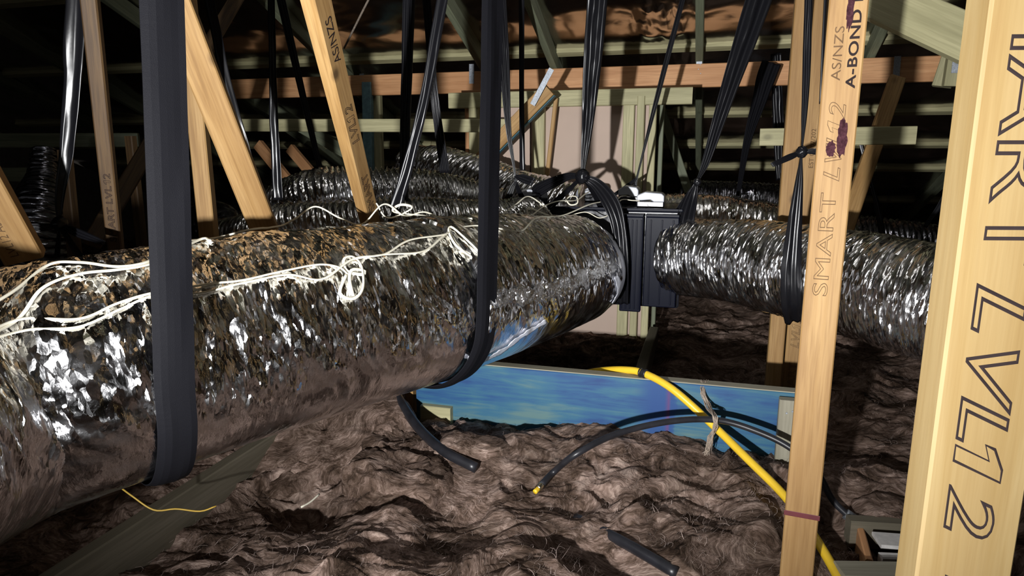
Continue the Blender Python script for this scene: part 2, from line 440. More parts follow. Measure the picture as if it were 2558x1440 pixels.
# roof: sagging foil between rafters, battens above it and rafters below
RAFT = [-5.75, -4.85, -3.65, -2.6, -1.5, -1.02, -.1, .86, 1.9, 2.8, 3.7]
BATT = [-2.6, -1.7, -.8, .2, 1.1, 2.0, 2.86, 3.72, 4.56, 5.46, 6.02, 6.5, 7.3]
def roof_grid():
    us = np.r_[np.arange(-7.5, -3.6, .06), np.arange(-3.6, 2.4, .02), np.arange(2.4, 6, .06)]
    vs_ = np.r_[np.arange(-3.4, 3.0, .07), np.arange(3.0, 4.9, .018), np.arange(4.9, 8.6, .05)]
    uu, vv = np.meshgrid(us, vs_)
    u, v = uu.ravel(), vv.ravel()
    z = np.where(v > RIDGE, RZ+RS*(RV-v), RZ+RS*(RV-RIDGE)-RS*(RIDGE-v))
    dist = np.min(np.abs(v[:, None]-np.array(BATT)[None]), 1)
    sag = np.clip(dist/.38, 0, 1)
    p = np.c_[u*1.6, v*2.2, u*0]
    near = np.min(np.abs(u[:, None]-np.array(RAFT)[None]), 1)
    d = sag**.8*(.035+.04*fbm(p, 3, 3))+.006*np.clip(sag*1.5, 0, 1)*ridged(np.c_[u*3.5, v*1.6, u*0], 1, 9)+.004*np.clip(.5-sag, 0, 1)*ridged(np.c_[u*30, v*5, u*0], 2, 4)
    tear = np.exp(-((u+.33)/.16)**2)*np.clip(sag*2, 0, 1)
    d = d+tear*.03*ridged(np.c_[u*26, v*4, u*0], 2, 21)
    z = z+.022-d
    X = U.x*u+V.x*v; Y = U.y*u+V.y*v
    return np.c_[X, Y, z], grid_faces(len(vs_), len(us)), np.c_[u, v]
rv, rf, ruv = roof_grid()
roof = empty('ceiling'); roof['kind'] = 'structure'
mesh_obj('sarking_foil', rv, rf, M['roof_foil'], roof, True, ruv)
slope = (V-Z*RS).normalized(); rn = (-Z-V*RS).normalized()
for u in RAFT:
    a = UV(u, RIDGE+.05, roofz(RIDGE+.05)-.052); b = UV(u, 8.3, roofz(8.3)-.052)
    timber('rafter', a, b, .045, .10, M['green_dark'] if u < 3 else M['green'], n=rn, parent=roof, front=False)
    a = UV(u, RIDGE-.05, roofz(RIDGE-.05)-.052); b = UV(u, -3.2, roofz(-3.2)-.052)
    timber('rafter', a, b, .045, .10, M['green_dark'], n=(-Z+V*RS).normalized(), parent=roof, front=False)
for v in BATT:
    for ua, ub in ((-6.8, -2.5), (-2.5, -.1), (-.1, 5)):
        a = UV(ua+.002, v, roofz(v)+.008); b = UV(ub-.002, v, roofz(v)+.008)
        timber('batten', a, b, .06, .04, M['green'], n=(rn if v > RIDGE else (-Z+V*RS).normalized()), parent=roof, front=False)
timber('ridge_beam', UV(-6.8, RIDGE, roofz(RIDGE)-.10), UV(5, RIDGE, roofz(RIDGE)-.10), .19, .035, M['green_dark'], n=V, parent=roof, front=False)

def gable(name, u, v0, v1):
    pts = [(v0, 0), (v1, 0), (v1, roofz(v1)), (max(v0, RIDGE), roofz(max(v0, RIDGE)))]
    if v0 < RIDGE: pts.append((v0, roofz(v0)))
    Vv = [tuple(UV(u+d, a_, z_)) for d in (0, .03) for a_, z_ in pts]; n_ = len(pts)
    o = mesh_obj(name, Vv, [list(range(n_)), list(range(n_, 2*n_))[::-1]]+[[k, n_+k, n_+(k+1) % n_, (k+1) % n_] for k in range(n_)], M['plaster']); o['kind'] = 'structure'
gable('wall_left', -7.3, -3.3, 8.55); gable('wall_right', 5.8, -3.3, 8.55)
ew = box('wall_eaves', UV(-.75, 8.55, .14), (13.2, .04, .29), M['plaster'], None, (U, V, Z), .002); ew['kind'] = 'structure'

# back wall: studs, plates and brown board under the long beam
wall = empty('wall_back'); wall['kind'] = 'structure'
WV = 3.97
def wall_u(pxx, py, v=WV):
    Yg = 4.6
    for _ in range(12):
        p = P(pxx, py, Yg); Yg *= v/p.dot(V)
    return P(pxx, py, Yg)
def wpt(pxx, py, v): p = wall_u(pxx, py, v); return p
def wall_board(x0, x1, y0, y1):
    a = wpt(x0, y0, WV+.05); b = wpt(x1, y0, WV+.05); zt = a.z; zb = .02
    c = (a+b)/2; c.z = (zt+zb)/2
    box('board', c, ((b-a).length, .012, zt-zb), M['board'], wall, (U, V, Z), .001)
wall_board(1165, 1325, 235, 0); wall_board(1328, 1625, 235, 0)
def stud(x, y_top, w=.07, t=.045, v=WV, mat='green', zb=.03, ytop2=None):
    p = wpt(x, y_top, v); timber('stud', Vector((p.x, p.y, zb)), p, w*.84, t, M[mat], parent=wall)
stud(1182, 245, .075); stud(1165, 240, .03, .09, WV+.02, 'orange'); stud(1345, 245, .085); stud(1572, 240, .075); stud(1602, 240, .05, .06, WV-.02); stud(1632, 245, .05); stud(1655, 245, .03, .07, WV+.1, 'green_dark')
a = wpt(1120, 254, WV-.01); b = wpt(1730, 236, WV-.01); a.z = b.z = (a.z+b.z)/2
timber('top_plate', a, b, .09, .05, M['green'], parent=wall)
a = wpt(1150, 800, WV-.005); b = wpt(1680, 800, WV-.005); a.z = b.z = .06
timber('bottom_plate', a, b, .09, .05, M['green'], parent=wall)
tag(timber('timber_offcut', wpt(1362, 470, WV-.07), wpt(1388, 245, WV-.075), .022, .03, M['pine']), 'thin tan timber offcut leaning against the brown wall board', 'timber offcut')

# ================================================================== glass wool
JOISTS_V = []
def insulation():
    xs = np.r_[-6+np.arange(0, 40)*.107, np.arange(-1.72, 2.2, .0075), 2.2+np.arange(0, 50)*.1]
    ys = np.r_[-2.5+np.arange(0, 31)*.11, np.arange(.95, 2.5, .0062), np.arange(2.5, 4.6, .014), 4.6+np.arange(1, 40)*.1]
    xx, yy = np.meshgrid(xs, ys); x, y = xx.ravel(), yy.ravel()
    u = x*U.x+y*U.y; v = x*V.x+y*V.y
    p = np.c_[x, y, x*0]
    q = p+.16*np.c_[fbm(p*2.2, 2, 31), fbm(p*2.2+9.1, 2, 37), x*0]
    q2 = q+.035*np.c_[fbm(q*9, 2, 51), fbm(q*9+4, 2, 57), x*0]
    h = .135+.10*fbm(p*1.5, 3, 2)+.060*ridged(q*2.7, 2, 5)+.026*ridged(q2*np.array([5.5, 8.5, 1]), 3, 7)+.008*ridged(q2*np.array([18, 46, 1]), 3, 12)
    # heaped against the blue beam, flatter beyond it, a hollow under the big duct
    front = np.exp(-((v-2.27)/.16)**2)*((u > -.75) & (u < 1.2))
    h = h+.015*front
    h = np.where(v > 2.42, h*.8-.005+.02*fbm(q*np.array([3, 12, 1]), 3, 77), h)
    hol = P(770, 1215, 1.95); h = h-.08*np.exp(-(((x-hol.x)/.26)**2+((y-hol.y)/.16)**2))
    g = P(1080, 1090, 2.25); ge = P(1700, 1440, 1.5)
    # groove for the sunk black pipe
    a = np.array([P(1400, 1270, 1.75).x, P(1400, 1270, 1.75).y]); b = np.array([P(1720, 1450, 1.48).x, P(1720, 1450, 1.48).y])
    d = b-a; t = np.clip(((x-a[0])*d[0]+(y-a[1])*d[1])/(d@d), 0, 1); dd = np.hypot(x-a[0]-t*d[0], y-a[1]-t*d[1])
    h = h*(1-.8*np.exp(-(dd/.07)**2))+.06*np.exp(-(dd/.07)**2)
    # clear round the ceiling opening at the lower right
    op = P(2225, 1365, 1.86); h = h-.2*np.exp(-(np.abs((x-op.x-.06)/.30)**4+np.abs((y-op.y+.08)/.24)**4))
    for (xa_, ya_, Ya), (xb_, yb_, Yb) in (((1780, 1062, 2.2), (1960, 1240, 1.94)), ((1960, 1240, 1.94), (2030, 1335, 1.80)), ((2030, 1335, 1.8), (2130, 1530, 1.52))):
        A_, B_ = P(xa_, ya_, Ya), P(xb_, yb_, Yb); d = B_-A_
        t = np.clip(((x-A_.x)*d.x+(y-A_.y)*d.y)/(d.x**2+d.y**2), 0, 1); dd = np.hypot(x-A_.x-t*d.x, y-A_.y-t*d.y)
        h = np.minimum(h, np.maximum(A_.z+t*d.z-.035, .02)+np.clip((dd-.05), 0, 1)*1.2)
    pf = P(2000, 1440, 1.58); h = np.minimum(h, .09+np.clip(np.hypot(x-pf.x, y-pf.y+.1)-.12, 0, 9)*.6)
    h = np.clip(h, .012, .34)
    dx = .035*fbm(q*7, 2, 91); dy = .035*fbm(q*7+3.3, 2, 95)
    return np.c_[x+dx, y+dy, h], grid_faces(len(ys), len(xs)), (xs, ys, h.reshape(len(ys), len(xs)))
iv, if_, ih = insulation()
ins = mesh_obj('glass_wool_insulation', iv, if_, M['wool'], None, True)
tag(ins, 'lumpy brown glass wool insulation spread over the ceiling', 'insulation', kind='stuff')
ibvh = BVHTree.FromPolygons([Vector(v) for v in iv.tolist()], if_.tolist())
def wool_z(x, y):
    h = ibvh.ray_cast(Vector((x, y, 1.0)), Vector((0, 0, -1)))
    return h[0].z if h[0] is not None else .1
def wool_px(pxx, py, dz=0):
    d = (P(pxx, py, 1.0)-cam.location).normalized(); h = ibvh.ray_cast(cam.location, d)
    return h[0]+Z*dz if h[0] is not None else P(pxx, py, 2)
def tufts(n):
    Vv, Ff = [], []; rs = np.random.RandomState(4)
    for i in range(n):
        t = rs.rand(); Yc = 1.1+2.3*t**1.3; Xc = rs.uniform(-.62, .72)*Yc
        ang = 2.2*float(noise(np.array([[Xc*2.5, Yc*2.5, 3.]]), 8)[0])+rs.normal(0, .5)
        L = rs.uniform(.02, .08); wd = rs.uniform(.0003, .0008); lift = rs.uniform(.001, .012); curl = rs.normal(0, 1.6)
        zb = wool_z(Xc, Yc); k0 = len(Vv); x, y = Xc, Yc; a = ang
        for k in range(5):
            f = k/4; zz = zb-.003+lift*math.sin(f*math.pi*.9)+0
            nx, ny = -math.sin(a), math.cos(a)
            w_ = wd*(1-f*.6)
            Vv.append((x+nx*w_, y+ny*w_, zz)); Vv.append((x-nx*w_, y-ny*w_, zz+w_))
            x += math.cos(a)*L/4; y += math.sin(a)*L/4; a += curl/4
        for k in range(4): Ff.append([k0+2*k, k0+2*k+1, k0+2*k+3, k0+2*k+2])
    return Vv, Ff
tv, tf = tufts(14000)
fb = mesh_obj('fibres', tv, tf, M['fibre'], ins); fb['kind'] = 'stuff'

def batt(c, size, rot, label, seed, amp=.03):
    """a torn piece of wool batt: a rounded slab with a ragged surface"""
    n = 70; m_ = 46
    th = np.linspace(0, 2*np.pi, n, endpoint=False); ph = np.r_[1e-6, np.linspace(.004, np.pi-.004, m_-2), np.pi-1e-6]
    T_, H_ = np.meshgrid(th, ph)
    sq = lambda a, e: np.sign(a)*np.abs(a)**e
    x = sq(np.cos(T_), .45)*sq(np.sin(H_), .5); y = sq(np.sin(T_), .45)*sq(np.sin(H_), .5); z = sq(np.cos(H_), .6)
    p = np.c_[x.ravel()*size[0]/2, y.ravel()*size[1]/2, z.ravel()*size[2]/2]
    q = p+.05*np.c_[fbm(p*6+seed, 2, seed), fbm(p*6+3, 2, seed+1), fbm(p*6+5, 2, seed+2)]
    nr = norm(p/np.array(size)**2)
    p = p+nr*(amp*ridged(q*np.array([6, 10, 8]), 3, seed)+amp*.35*ridged(q*26, 2, seed+3)-amp*.3)[:, None]
    o = mesh_obj('insulation_batt', p, grid_faces(m_, n, True).tolist()+[list(range(n)), [(m_-1)*n+k for k in range(n)][::-1]], M['wool'], None, True)
    o.location = c; o.rotation_euler = rot
    tag(o, label, 'insulation batt', 'loose pieces of insulation batt'); return o
c = P(815, 1085, 2.35); batt((c.x, c.y, c.z-.05), (.66, .42, .16), (.42, -.22, .55), 'large pinkish insulation batt tilted up under the big silver duct', 3, .022)
c = P(1010, 1110, 2.3); batt((c.x, c.y, c.z-.05), (.30, .2, .12), (.1, .2, .2), 'small pinkish insulation lump between the sunken black pipe and the tilted batt', 9)
c = P(1000, 1170, 2.1); batt((c.x, c.y, c.z-.05), (.34, .2, .12), (0, .1, -.3), 'rounded insulation lump in front of the tilted batt', 12)
c = P(1185, 1085, 2.22); batt((c.x, c.y, c.z-.085), (.26, .13, .13), (.1, 0, -.25), 'square-edged insulation chunk against the left end of the blue beam', 15, .018)
c = P(2250, 1270, 1.95); batt((c.x, c.y, c.z-.05), (.26, .16, .1), (.1, 0, -.2), 'insulation lump above the white ceiling opening', 18, .02)

# ================================================================== joists, blue beam and blocks
def plane_pt(pxx, py, z):
    d = P(pxx, py, 1.0)-cam.location; k = (z-CAMZ)/d.z; return cam.location+d*k
def joist(pa, ztop, v0, v1, label, h=.14, w=.045, mat='joist', shift=0):
    p = plane_pt(*pa, ztop); u = p.dot(U)+shift
    o = timber('ceiling_joist', UV(u, v0, ztop), UV(u, v1, ztop), w, h, M[mat], n=Z); tag(o, label, 'joist', 'ceiling joists'); return o
joist((380, 1270), .26, .1, 4.6, 'dusty joist running away under the left half of the big duct', .2)
joist((1625, 845), .25, 2.5, 3.9, 'far joist running back below the black distribution box', .2, .05)
BV = 2.40
zt = CAMZ-.815
def beam_pt(pxx, v, z):
    lo_, hi_ = -4., 4.
    for _ in range(60):
        mid = (lo_+hi_)/2
        if px(UV(mid, v, z))[0] < pxx: lo_ = mid
        else: hi_ = mid
    return UV(lo_, v, z)
a = beam_pt(1040, BV, zt-.15); b = beam_pt(2040, BV, zt-.15)
bb = timber('blue_beam', a, b, .30, .045, M['blue']); tag(bb, 'blue-stained laminated beam lying across the insulation below the duct', 'beam')
BL = (b-a).length
def bx_at(pxx): return (beam_pt(pxx, BV, zt-.15)-a).length
nt = M['blue'].node_tree; r = nt.nodes[M['blue']['ramp']].color_ramp
e = r.elements; xa = (bx_at(1610)+.025)/2; xb = (bx_at(1688)+.025)/2
while len(e) < 4: e.new(.5)
for k, (p_, c_) in enumerate(((xa-.02, 0), (xa+.012, .95), (xb-.004, .95), (xb+.001, 0))): e[k].position = p_; e[k].color = (c_, c_, c_, 1)
e = nt.nodes[M['blue']['line']].color_ramp.elements; xl = bx_at(1668)/2
while len(e) < 4: e.new(.5)
for k, (p_, c_) in enumerate(((xl-.004, 0), (xl-.003, .8), (xl+.0005, .8), (xl+.0015, 0))): e[k].position = p_; e[k].color = (c_, c_, c_, 1)
# planed-off pale top of the beam
box('top_edge', (a+b)/2+Z*.1508+V*.0225, (BL, .046, .004), M['greyboard'], bb, (U, V, Z), .0005)
ca = beam_pt(1050, BV-.03, zt-.225); cb = beam_pt(1125, BV-.03, zt-.225)
tag(timber('timber_block', ca, cb, .085, .05, M['green']), 'short pale treated block against the left end of the blue beam', 'timber block')
p = beam_pt(1024, BV+.01, 0); tag(timber('timber_post', Vector((p.x, p.y, .05)), Vector((p.x+.005, p.y, zt+.0)), .035, .045, M['pine']), 'short tan upright beside the left end of the blue beam', 'timber')
p = beam_pt(1957, BV-.05, 0)
pp = timber('packing_board', Vector((p.x, p.y, .02)), Vector((p.x, p.y, zt-.012)), .085, .035, M['greyboard']); tag(pp, 'pale upright board nailed to the right end of the blue beam', 'board')
for k, (dx, dy) in enumerate(((.018, .0), (0, .008), (-.018, .002))):
    n_ = box('nail', (0, 0, 0), (.006, .006, .004), M['steel']); n_.parent = pp; n_.matrix_basis = Matrix.Translation((pp['L']-.045+dy, dx, .0185))

# ================================================================== truss posts and webs
def post(name, x0, y0, Y0, x1, y1, Y1, w, t, mat, label, n=None, down=True, up=False, cat='timber post', roll=0, group=None):
    p0, p1 = P(x0, y0, Y0), P(x1, y1, Y1)      # p0 low, p1 high
    d = (p1-p0).normalized()
    if down: p0 = p0-d*((p0.z-.02)/d.z)
    if up: p1 = to_roof(p0, p1)
    nn = -V if n is None else n
    o = timber(name, p0, p1, w, t, M[mat], n=nn); tag(o, label, cat, group)
    o['low'] = [*p0]; return o
def along(o, pxx, py):
    """distance along the timber at which its axis shows at height py"""
    x = o.matrix_basis.col[0].xyz; p0 = o.matrix_basis.translation
    lo_, hi_ = 0, o['L']
    for _ in range(50):
        mid = (lo_+hi_)/2
        if px(p0+x*mid)[1] > py: lo_ = mid
        else: hi_ = mid
    return lo_
yaw = lambda deg: Vector((math.sin(math.radians(deg)), -math.cos(math.radians(deg)), 0))
# near right post
npz = P(2514, 720, .70)
nearp = timber('timber_post', Vector((npz.x, npz.y, .02)), Vector((npz.x, npz.y, roofz(npz.dot(V))-.03)), .107, .045, M['pine_pale'], n=yaw(-3), bev=.003)
tag(nearp, 'close pale timber post filling the right edge, large outlined print', 'timber post')
s0 = along(nearp, 0, 480)
# print reads downwards
def down_text(o, s, py_start, y, size, **kw):
    lettering(o, s, along(o, 0, py_start), y, o['tz'], size, flip=True, **kw)
nearp['tz'] = .0228
down_text(nearp, 'SMART', 655, .003, .074, mat=M['ink'], sx=1.5, spacing=1.0, width=.0013, align='RIGHT')
down_text(nearp, 'LVL12', 690, .003, .076, mat=M['ink'], sx=1.5, shear=.32, spacing=1.0, width=.0013)
down_text(nearp, 'AS/NZS', 1405, .004, .05, mat=M['ink'], sx=1.1, outline=False)

# post in front of the yellow hose
p2z = P(2055, 720, 1.62)
post2 = timber('timber_post', Vector((p2z.x, p2z.y, .02)), Vector((p2z.x, p2z.y, roofz(p2z.dot(V))-.03)), .081, .045, M['pine'], n=yaw(-22), bev=.003)
tag(post2, 'pale timber post with outlined and bold print standing before the yellow hose', 'timber post')
TZ = .0228
lettering(post2, 'SMART', along(post2, 0, 738), .006, TZ, .047, M['ink_soft'], sx=1.68, width=.0006, spacing=1.04)
lettering(post2, 'LVL12', along(post2, 0, 455), .004, TZ, .050, M['ink_soft'], sx=1.42, shear=.3, width=.0006)
lettering(post2, 'AS/NZS', along(post2, 0, 205), .014, TZ, .028, M['ink_soft'], outline=False, sx=1.3)
lettering(post2, 'A-BOND E0', along(post2, 0, 226), -.018, TZ, .028, M['ink'], outline=False, sx=1.5, offset=.0006, spacing=1.06)
def blot(o, sx_, sy_, rx, ry, seed, mat, n=40):
    a = np.linspace(0, 2*np.pi, n, endpoint=False); rr = 1+.35*noise(np.c_[np.cos(a)*3, np.sin(a)*3, a*0+seed], seed)
    v = np.c_[sx_+rx*rr*np.cos(a), sy_+ry*rr*np.sin(a), a*0+TZ]; v2 = v.copy(); v2[:, 2] += .0003
    f = [[k, (k+1) % n, n+(k+1) % n, n+k] for k in range(n)]+[[n+k for k in range(n)]]
    return mesh_obj('stain', np.r_[v, v2], f, mat, o)
blot(post2, along(post2, 0, 345), -.012, .042, .011, 3, M['stain']); blot(post2, along(post2, 0, 372), .010, .018, .010, 5, M['stain'])
blot(post2, along(post2, 0, 20), -.004, .055, .007, 8, M['stain'])
mk = mesh_obj('paint_mark', [(-.007, -.043, TZ), (.007, -.043, TZ), (.007, .043, TZ), (-.007, .043, TZ), (-.006, -.043, TZ+.0004), (.006, -.043, TZ+.0004), (.006, .043, TZ+.0004), (-.006, .043, TZ+.0004)],
              [[4, 5, 6, 7], [0, 1, 5, 4], [1, 2, 6, 5], [2, 3, 7, 6], [3, 0, 4, 7]], plain('maroon_paint', (.12, .02, .025), .6), post2, loc=(along(post2, 0, 1278), 0, 0))

# pair of posts behind it
pa = P(1961, 600, 2.95); pb = P(2012, 600, 3.0)
pA = timber('timber_post', Vector((pa.x, pa.y, .02)), Vector((pa.x, pa.y, roofz(pa.dot(V))-.03)), .066, .045, M['pine'], n=yaw(-14)); tag(pA, 'left one of the two tan posts side by side behind the knotted strap', 'timber post')
pB = timber('timber_post', Vector((pb.x, pb.y, .02)), Vector((pb.x, pb.y, roofz(pb.dot(V))-.03)), .09, .045, M['pine'], n=yaw(-14)); tag(pB, 'right one of the two tan posts side by side, with outlined print', 'timber post')
lettering(pB, 'SMART', along(pB, 0, 1000), .010, TZ, .045, M['ink_soft'], sx=1.35, width=.0008); lettering(pB, 'LVL12', along(pB, 0, 868), .008, TZ, .05, M['ink_soft'], sx=1.15, shear=.3, width=.0008)
lettering(pB, 'EST 02/07/202', along(pB, 0, 420), .004, TZ, .026, M['ink_soft'], outline=False, sx=1.1)

# leaning web right of the big strap, printed on its right face
wm = post('truss_web', 926, 620, 2.5, 770, 20, 1.66, .045, .062, 'pine', 'tan leaning web with printed right side, between the two black slings', n=yaw(-15), down=False, up=True, cat='truss web')
lettering(wm, 'SMART', along(wm, 0, 520), -.0228, .002, .044, M['ink'], sx=1.5, width=.0008, yax='side-')
lettering(wm, 'LVL12', along(wm, 0, 352), -.0228, .002, .046, M['ink'], sx=1.35, shear=.3, width=.0008, yax='side-')
lettering(wm, 'AS/NZS', along(wm, 0, 150), -.0228, .0, .036, M['ink'], outline=False, sx=1.2, yax='side-')
post('truss_web', 664, 590, 2.30, 478, 120, 2.00, .088, .045, 'pine', 'broad tan web leaning down to the right just right of the wide black sling', n=yaw(12), down=False, up=True, cat='truss web')
post('truss_web', 517, 600, 2.45, 478, 200, 2.45, .058, .05, 'pine', 'upright tan web tucked behind the broad leaning web', n=yaw(5), down=True, up=True, cat='truss web')
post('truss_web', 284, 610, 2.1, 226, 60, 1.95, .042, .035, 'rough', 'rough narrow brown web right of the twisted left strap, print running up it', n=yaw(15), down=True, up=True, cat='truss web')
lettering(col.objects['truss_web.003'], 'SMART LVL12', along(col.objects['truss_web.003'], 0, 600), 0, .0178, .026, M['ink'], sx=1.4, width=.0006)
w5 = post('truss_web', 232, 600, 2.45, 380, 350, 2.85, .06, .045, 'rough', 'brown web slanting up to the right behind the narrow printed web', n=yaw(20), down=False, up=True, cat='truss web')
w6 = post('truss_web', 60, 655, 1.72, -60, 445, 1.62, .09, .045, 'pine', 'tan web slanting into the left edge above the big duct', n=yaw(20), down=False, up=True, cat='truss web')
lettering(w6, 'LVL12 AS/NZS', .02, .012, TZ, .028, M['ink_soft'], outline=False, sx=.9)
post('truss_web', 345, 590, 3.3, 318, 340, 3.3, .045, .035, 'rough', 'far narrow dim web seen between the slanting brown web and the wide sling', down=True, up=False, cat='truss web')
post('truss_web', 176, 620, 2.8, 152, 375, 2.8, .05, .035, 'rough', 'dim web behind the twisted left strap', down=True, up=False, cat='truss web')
# right hand web and cross pieces
post('truss_web', 2108, 590, 3.3, 2246, 190, 3.62, .075, .045, 'pine', 'tan web slanting up to the right behind the printed post', n=yaw(-16), down=True, up=False, cat='truss web')
tag(timber('cross_piece', P(1898, 343, 3.5), P(2290, 338, 3.3), .085, .035, M['green']), 'short pale cross piece level behind the two printed posts', 'timber batten')
tag(timber('cross_piece', P(588, 313, 4.30), P(1294, 314, 3.90), .074, .035, M['green']), 'long pale cross piece level across the back left, before the wall', 'timber batten')
# long reddish beam with its hoop irons
oa, ob = P(470, 222, 5.42), P(2375, 168, 3.98); oa.z = ob.z = CAMZ+.455
obm = timber('long_beam', oa, ob, .14, .045, M['orange']); tag(obm, 'long reddish timber beam running level across the back under the roof', 'beam')
def hoop(x0, y0, x1, y1, Yoff=0.0, w=.035):
    """galvanised strap, bent over the timber it ties"""
    def on(xx, yy):
        lo_, hi_ = 3., 6.5
        for _ in range(50):
            mid = (lo_+hi_)/2
            if (P(xx, yy, mid)-oa).dot(V) < -.004+Yoff: lo_ = mid
            else: hi_ = mid
        return P(xx, yy, lo_)
    p0, p1 = on(x1, y1), on(x0, y0)
    o = timber('metal_strap', p0, p1, w, .002, M['steel'], bev=.0004); adopt(o, obm)
    d = (p1-p0).normalized()
    for k in range(4):
        n_ = box('nail', p0+d*((p1-p0).length*(.15+.2*k))-V*.002+U*.006*(-1)**k, (.006, .004, .006), M['steel'], None, (U, V, Z), .001); n_.parent = o; n_.matrix_parent_inverse = (obm.matrix_basis @ Matrix.Identity(4)).inverted() @ obm.matrix_basis @ o.matrix_basis.inverted()
hoop(903, 184, 908, 232); hoop(1178, 160, 1178, 209, -.01); hoop(1746, 138, 1748, 192, -.01); hoop(2243, 140, 2232, 268, -.03)
# pieces hung under the long beam
q = P(916, 232, 4.95); tag(timber('hanger_upright', P(918, 440, 4.95), P(914, 205, 4.98), .07, .045, plain('blue_stained_pine', (.16, .29, .33), .6, var=.25, scale=30)), 'pale blue upright hanging below the long reddish beam', 'timber')
tag(timber('hanger_upright', P(945, 440, 5.0), P(938, 215, 5.02), .06, .045, M['green']), 'pale green upright beside the pale blue upright under the long beam', 'timber')
db = timber('brace', P(1190, 408, 3.93), P(1370, 222, 3.80), .08, .045, M['pine'], n=yaw(-16)); tag(db, 'tan brace with blue edge slanting up across the brown wall board', 'timber brace')
be = box('painted_edge', (0, 0, 0), (db['L'], .004, .045), plain('blue_edge_paint', (.04, .16, .22), .6), None, bev=.0005); be.parent = db; be.matrix_basis = Matrix.Translation((db['L']/2, -.047, 0))
adopt(timber('metal_strap', P(1330, 262, 3.80), P(1378, 172, 3.76), .03, .002, M['steel'], n=yaw(-16), bev=.0004), db)
# left hand dim horizontals
tag(timber('cross_beam', P(-200, 352, 4.3), P(345, 350, 4.6), .09, .045, M['green_dark']), 'dim blue-green cross beam at the far left behind the twisted strap', 'beam')
tag(timber('cross_beam', P(-200, 438, 3.9), P(180, 436, 4.1), .08, .045, M['green_dark']), 'lower dim cross beam at the far left', 'beam')
# dim bracing far at the back left
tag(timber('brace', P(640, 360, 5.2), P(770, 520, 5.0), .08, .045, M['orange']), 'dim reddish brace slanting down behind the thin shiny strap', 'timber brace')
tag(timber('brace', P(720, 370, 5.5), P(830, 500, 5.3), .08, .045, M['orange']), 'dim brown brace slanting down left of the printed leaning web', 'timber brace')
tag(timber('brace', P(600, 230, 5.8), P(930, 420, 5.6), .10, .045, M['green_dark']), 'dark green brace slanting across behind the long pale cross piece', 'timber brace')
tag(timber('brace', P(1640, 240, 5.0), P(1720, 480, 5.0), .06, .045, M['green_dark']), 'dark brace slanting down right of the brown wall board', 'timber brace')
# hip members at the upper right
tag(timber('hip_beam', P(2120, -40, 2.75), P(2480, 120, 2.35), .15, .045, M['green'], n=yaw(-12)), 'thick pale green hip beam crossing the top right corner', 'beam')
tag(timber('timber_block', P(2350, 215, 3.85), P(2375, 140, 3.85), .09, .045, M['green'], n=yaw(-40)), 'pale block at the right end of the long reddish beam', 'timber block')
tag(timber('timber_block', P(2385, 215, 3.4), P(2400, 120, 3.4), .09, .045, M['green'], n=yaw(-14)), 'pale block between the long beam and the close right post', 'timber block')
box('metal_plate', P(2388, 155, 3.36), (.03, .003, .1), M['steel'], col.objects['long_beam'], (U, V, Z), .0005)

# ================================================================== ducts
def duct_mesh(name, axis, R, mat, parent=None, ds=.006, nc=220, disp=None, cap=True, slack=None):
    path = catmull(axis, 14); path, t = resample(path, ds)
    T = norm(np.gradient(path, axis=0)); up = np.tile([0, 0, 1.], (len(path), 1))
    E1 = norm(np.cross(T, up)); E2 = np.cross(E1, T)
    a = np.linspace(-np.pi/2-.9, 3*np.pi/2-.9, nc+1)     # seam at the back
    a = np.linspace(-np.pi, np.pi, nc+1)
    # angle 0 = E1 side (right of travel)
    tt, aa = np.meshgrid(t, a, indexing='ij')
    rr = np.interp(t, np.linspace(0, t[-1], len(R)), R)[:, None]*np.ones_like(aa) if hasattr(R, '__len__') else np.full(aa.shape, R)
    if disp is not None: rr = rr+disp(tt.ravel(), aa.ravel(), rr.ravel()).reshape(aa.shape)
    v = path[:, None]+rr[..., None]*(np.cos(aa)[..., None]*E1[:, None]+np.sin(aa)[..., None]*E2[:, None])
    uv = np.c_[tt.ravel(), (aa*(R if not hasattr(R, '__len__') else R[0])).ravel()]
    f = grid_faces(len(t), nc+1).tolist()
    if cap: f += [list(range(nc))[::-1], [(len(t)-1)*(nc+1)+k for k in range(nc)]]
    o = mesh_obj(name, v.reshape(-1, 3), f, mat, parent, True, uv)
    if slack is not None:
        at = o.data.attributes.new('slack', 'FLOAT', 'POINT'); at.data.foreach_set('value', slack(tt.ravel(), aa.ravel()).astype(np.float32))
    return o, path, T, E1, E2, t, v.reshape(-1, 3), f
BIGR = .262
BAX = [P(-900, 1330, .80), P(-520, 1230, .98), P(-250, 1122, 1.17), P(0, 1035, 1.36), P(250, 942, 1.46), P(500, 868, 1.60), P(750, 812, 1.78), P(1000, 765, 2.02), P(1180, 730, 2.30), P(1325, 706, 2.62), P(1425, 692, 2.94)]
BAX = [Vector((p.x, p.y, CAMZ-.485+(p.z-CAMZ+.485)*.6)) for p in BAX]
def big_disp(seed, tight=1.0):
    def f(t, a, r):
        x, y = r*np.cos(a), r*np.sin(a)
        s = t+.22*y+.05*np.sin(a*3)
        sl = .18+.82*np.clip((np.sin(a)+.5)/.35, 0, 1)
        p = np.c_[s*19, x*5, y*5]; p2 = np.c_[s*46, x*15, y*15]
        low = fbm(np.c_[t*2.2, x*3, y*3], 2, seed+40)
        folds = .013*np.exp(-np.clip(t-.5, 0, 9)/.7)*ridged(np.c_[s*7.5, x*2.2, y*2.2], 2, seed+70)
        return tight*(.016*low-.004+sl*folds+sl*(.0085*ridged(p, 2, seed)+.0036*ridged(p2, 2, seed+5)))
    return f
slk = lambda t, a: .13+.87*np.clip((np.sin(a)+.30+.22*noise(np.c_[t*11, a*1.5, a*0], 4))/.10, 0, 1)
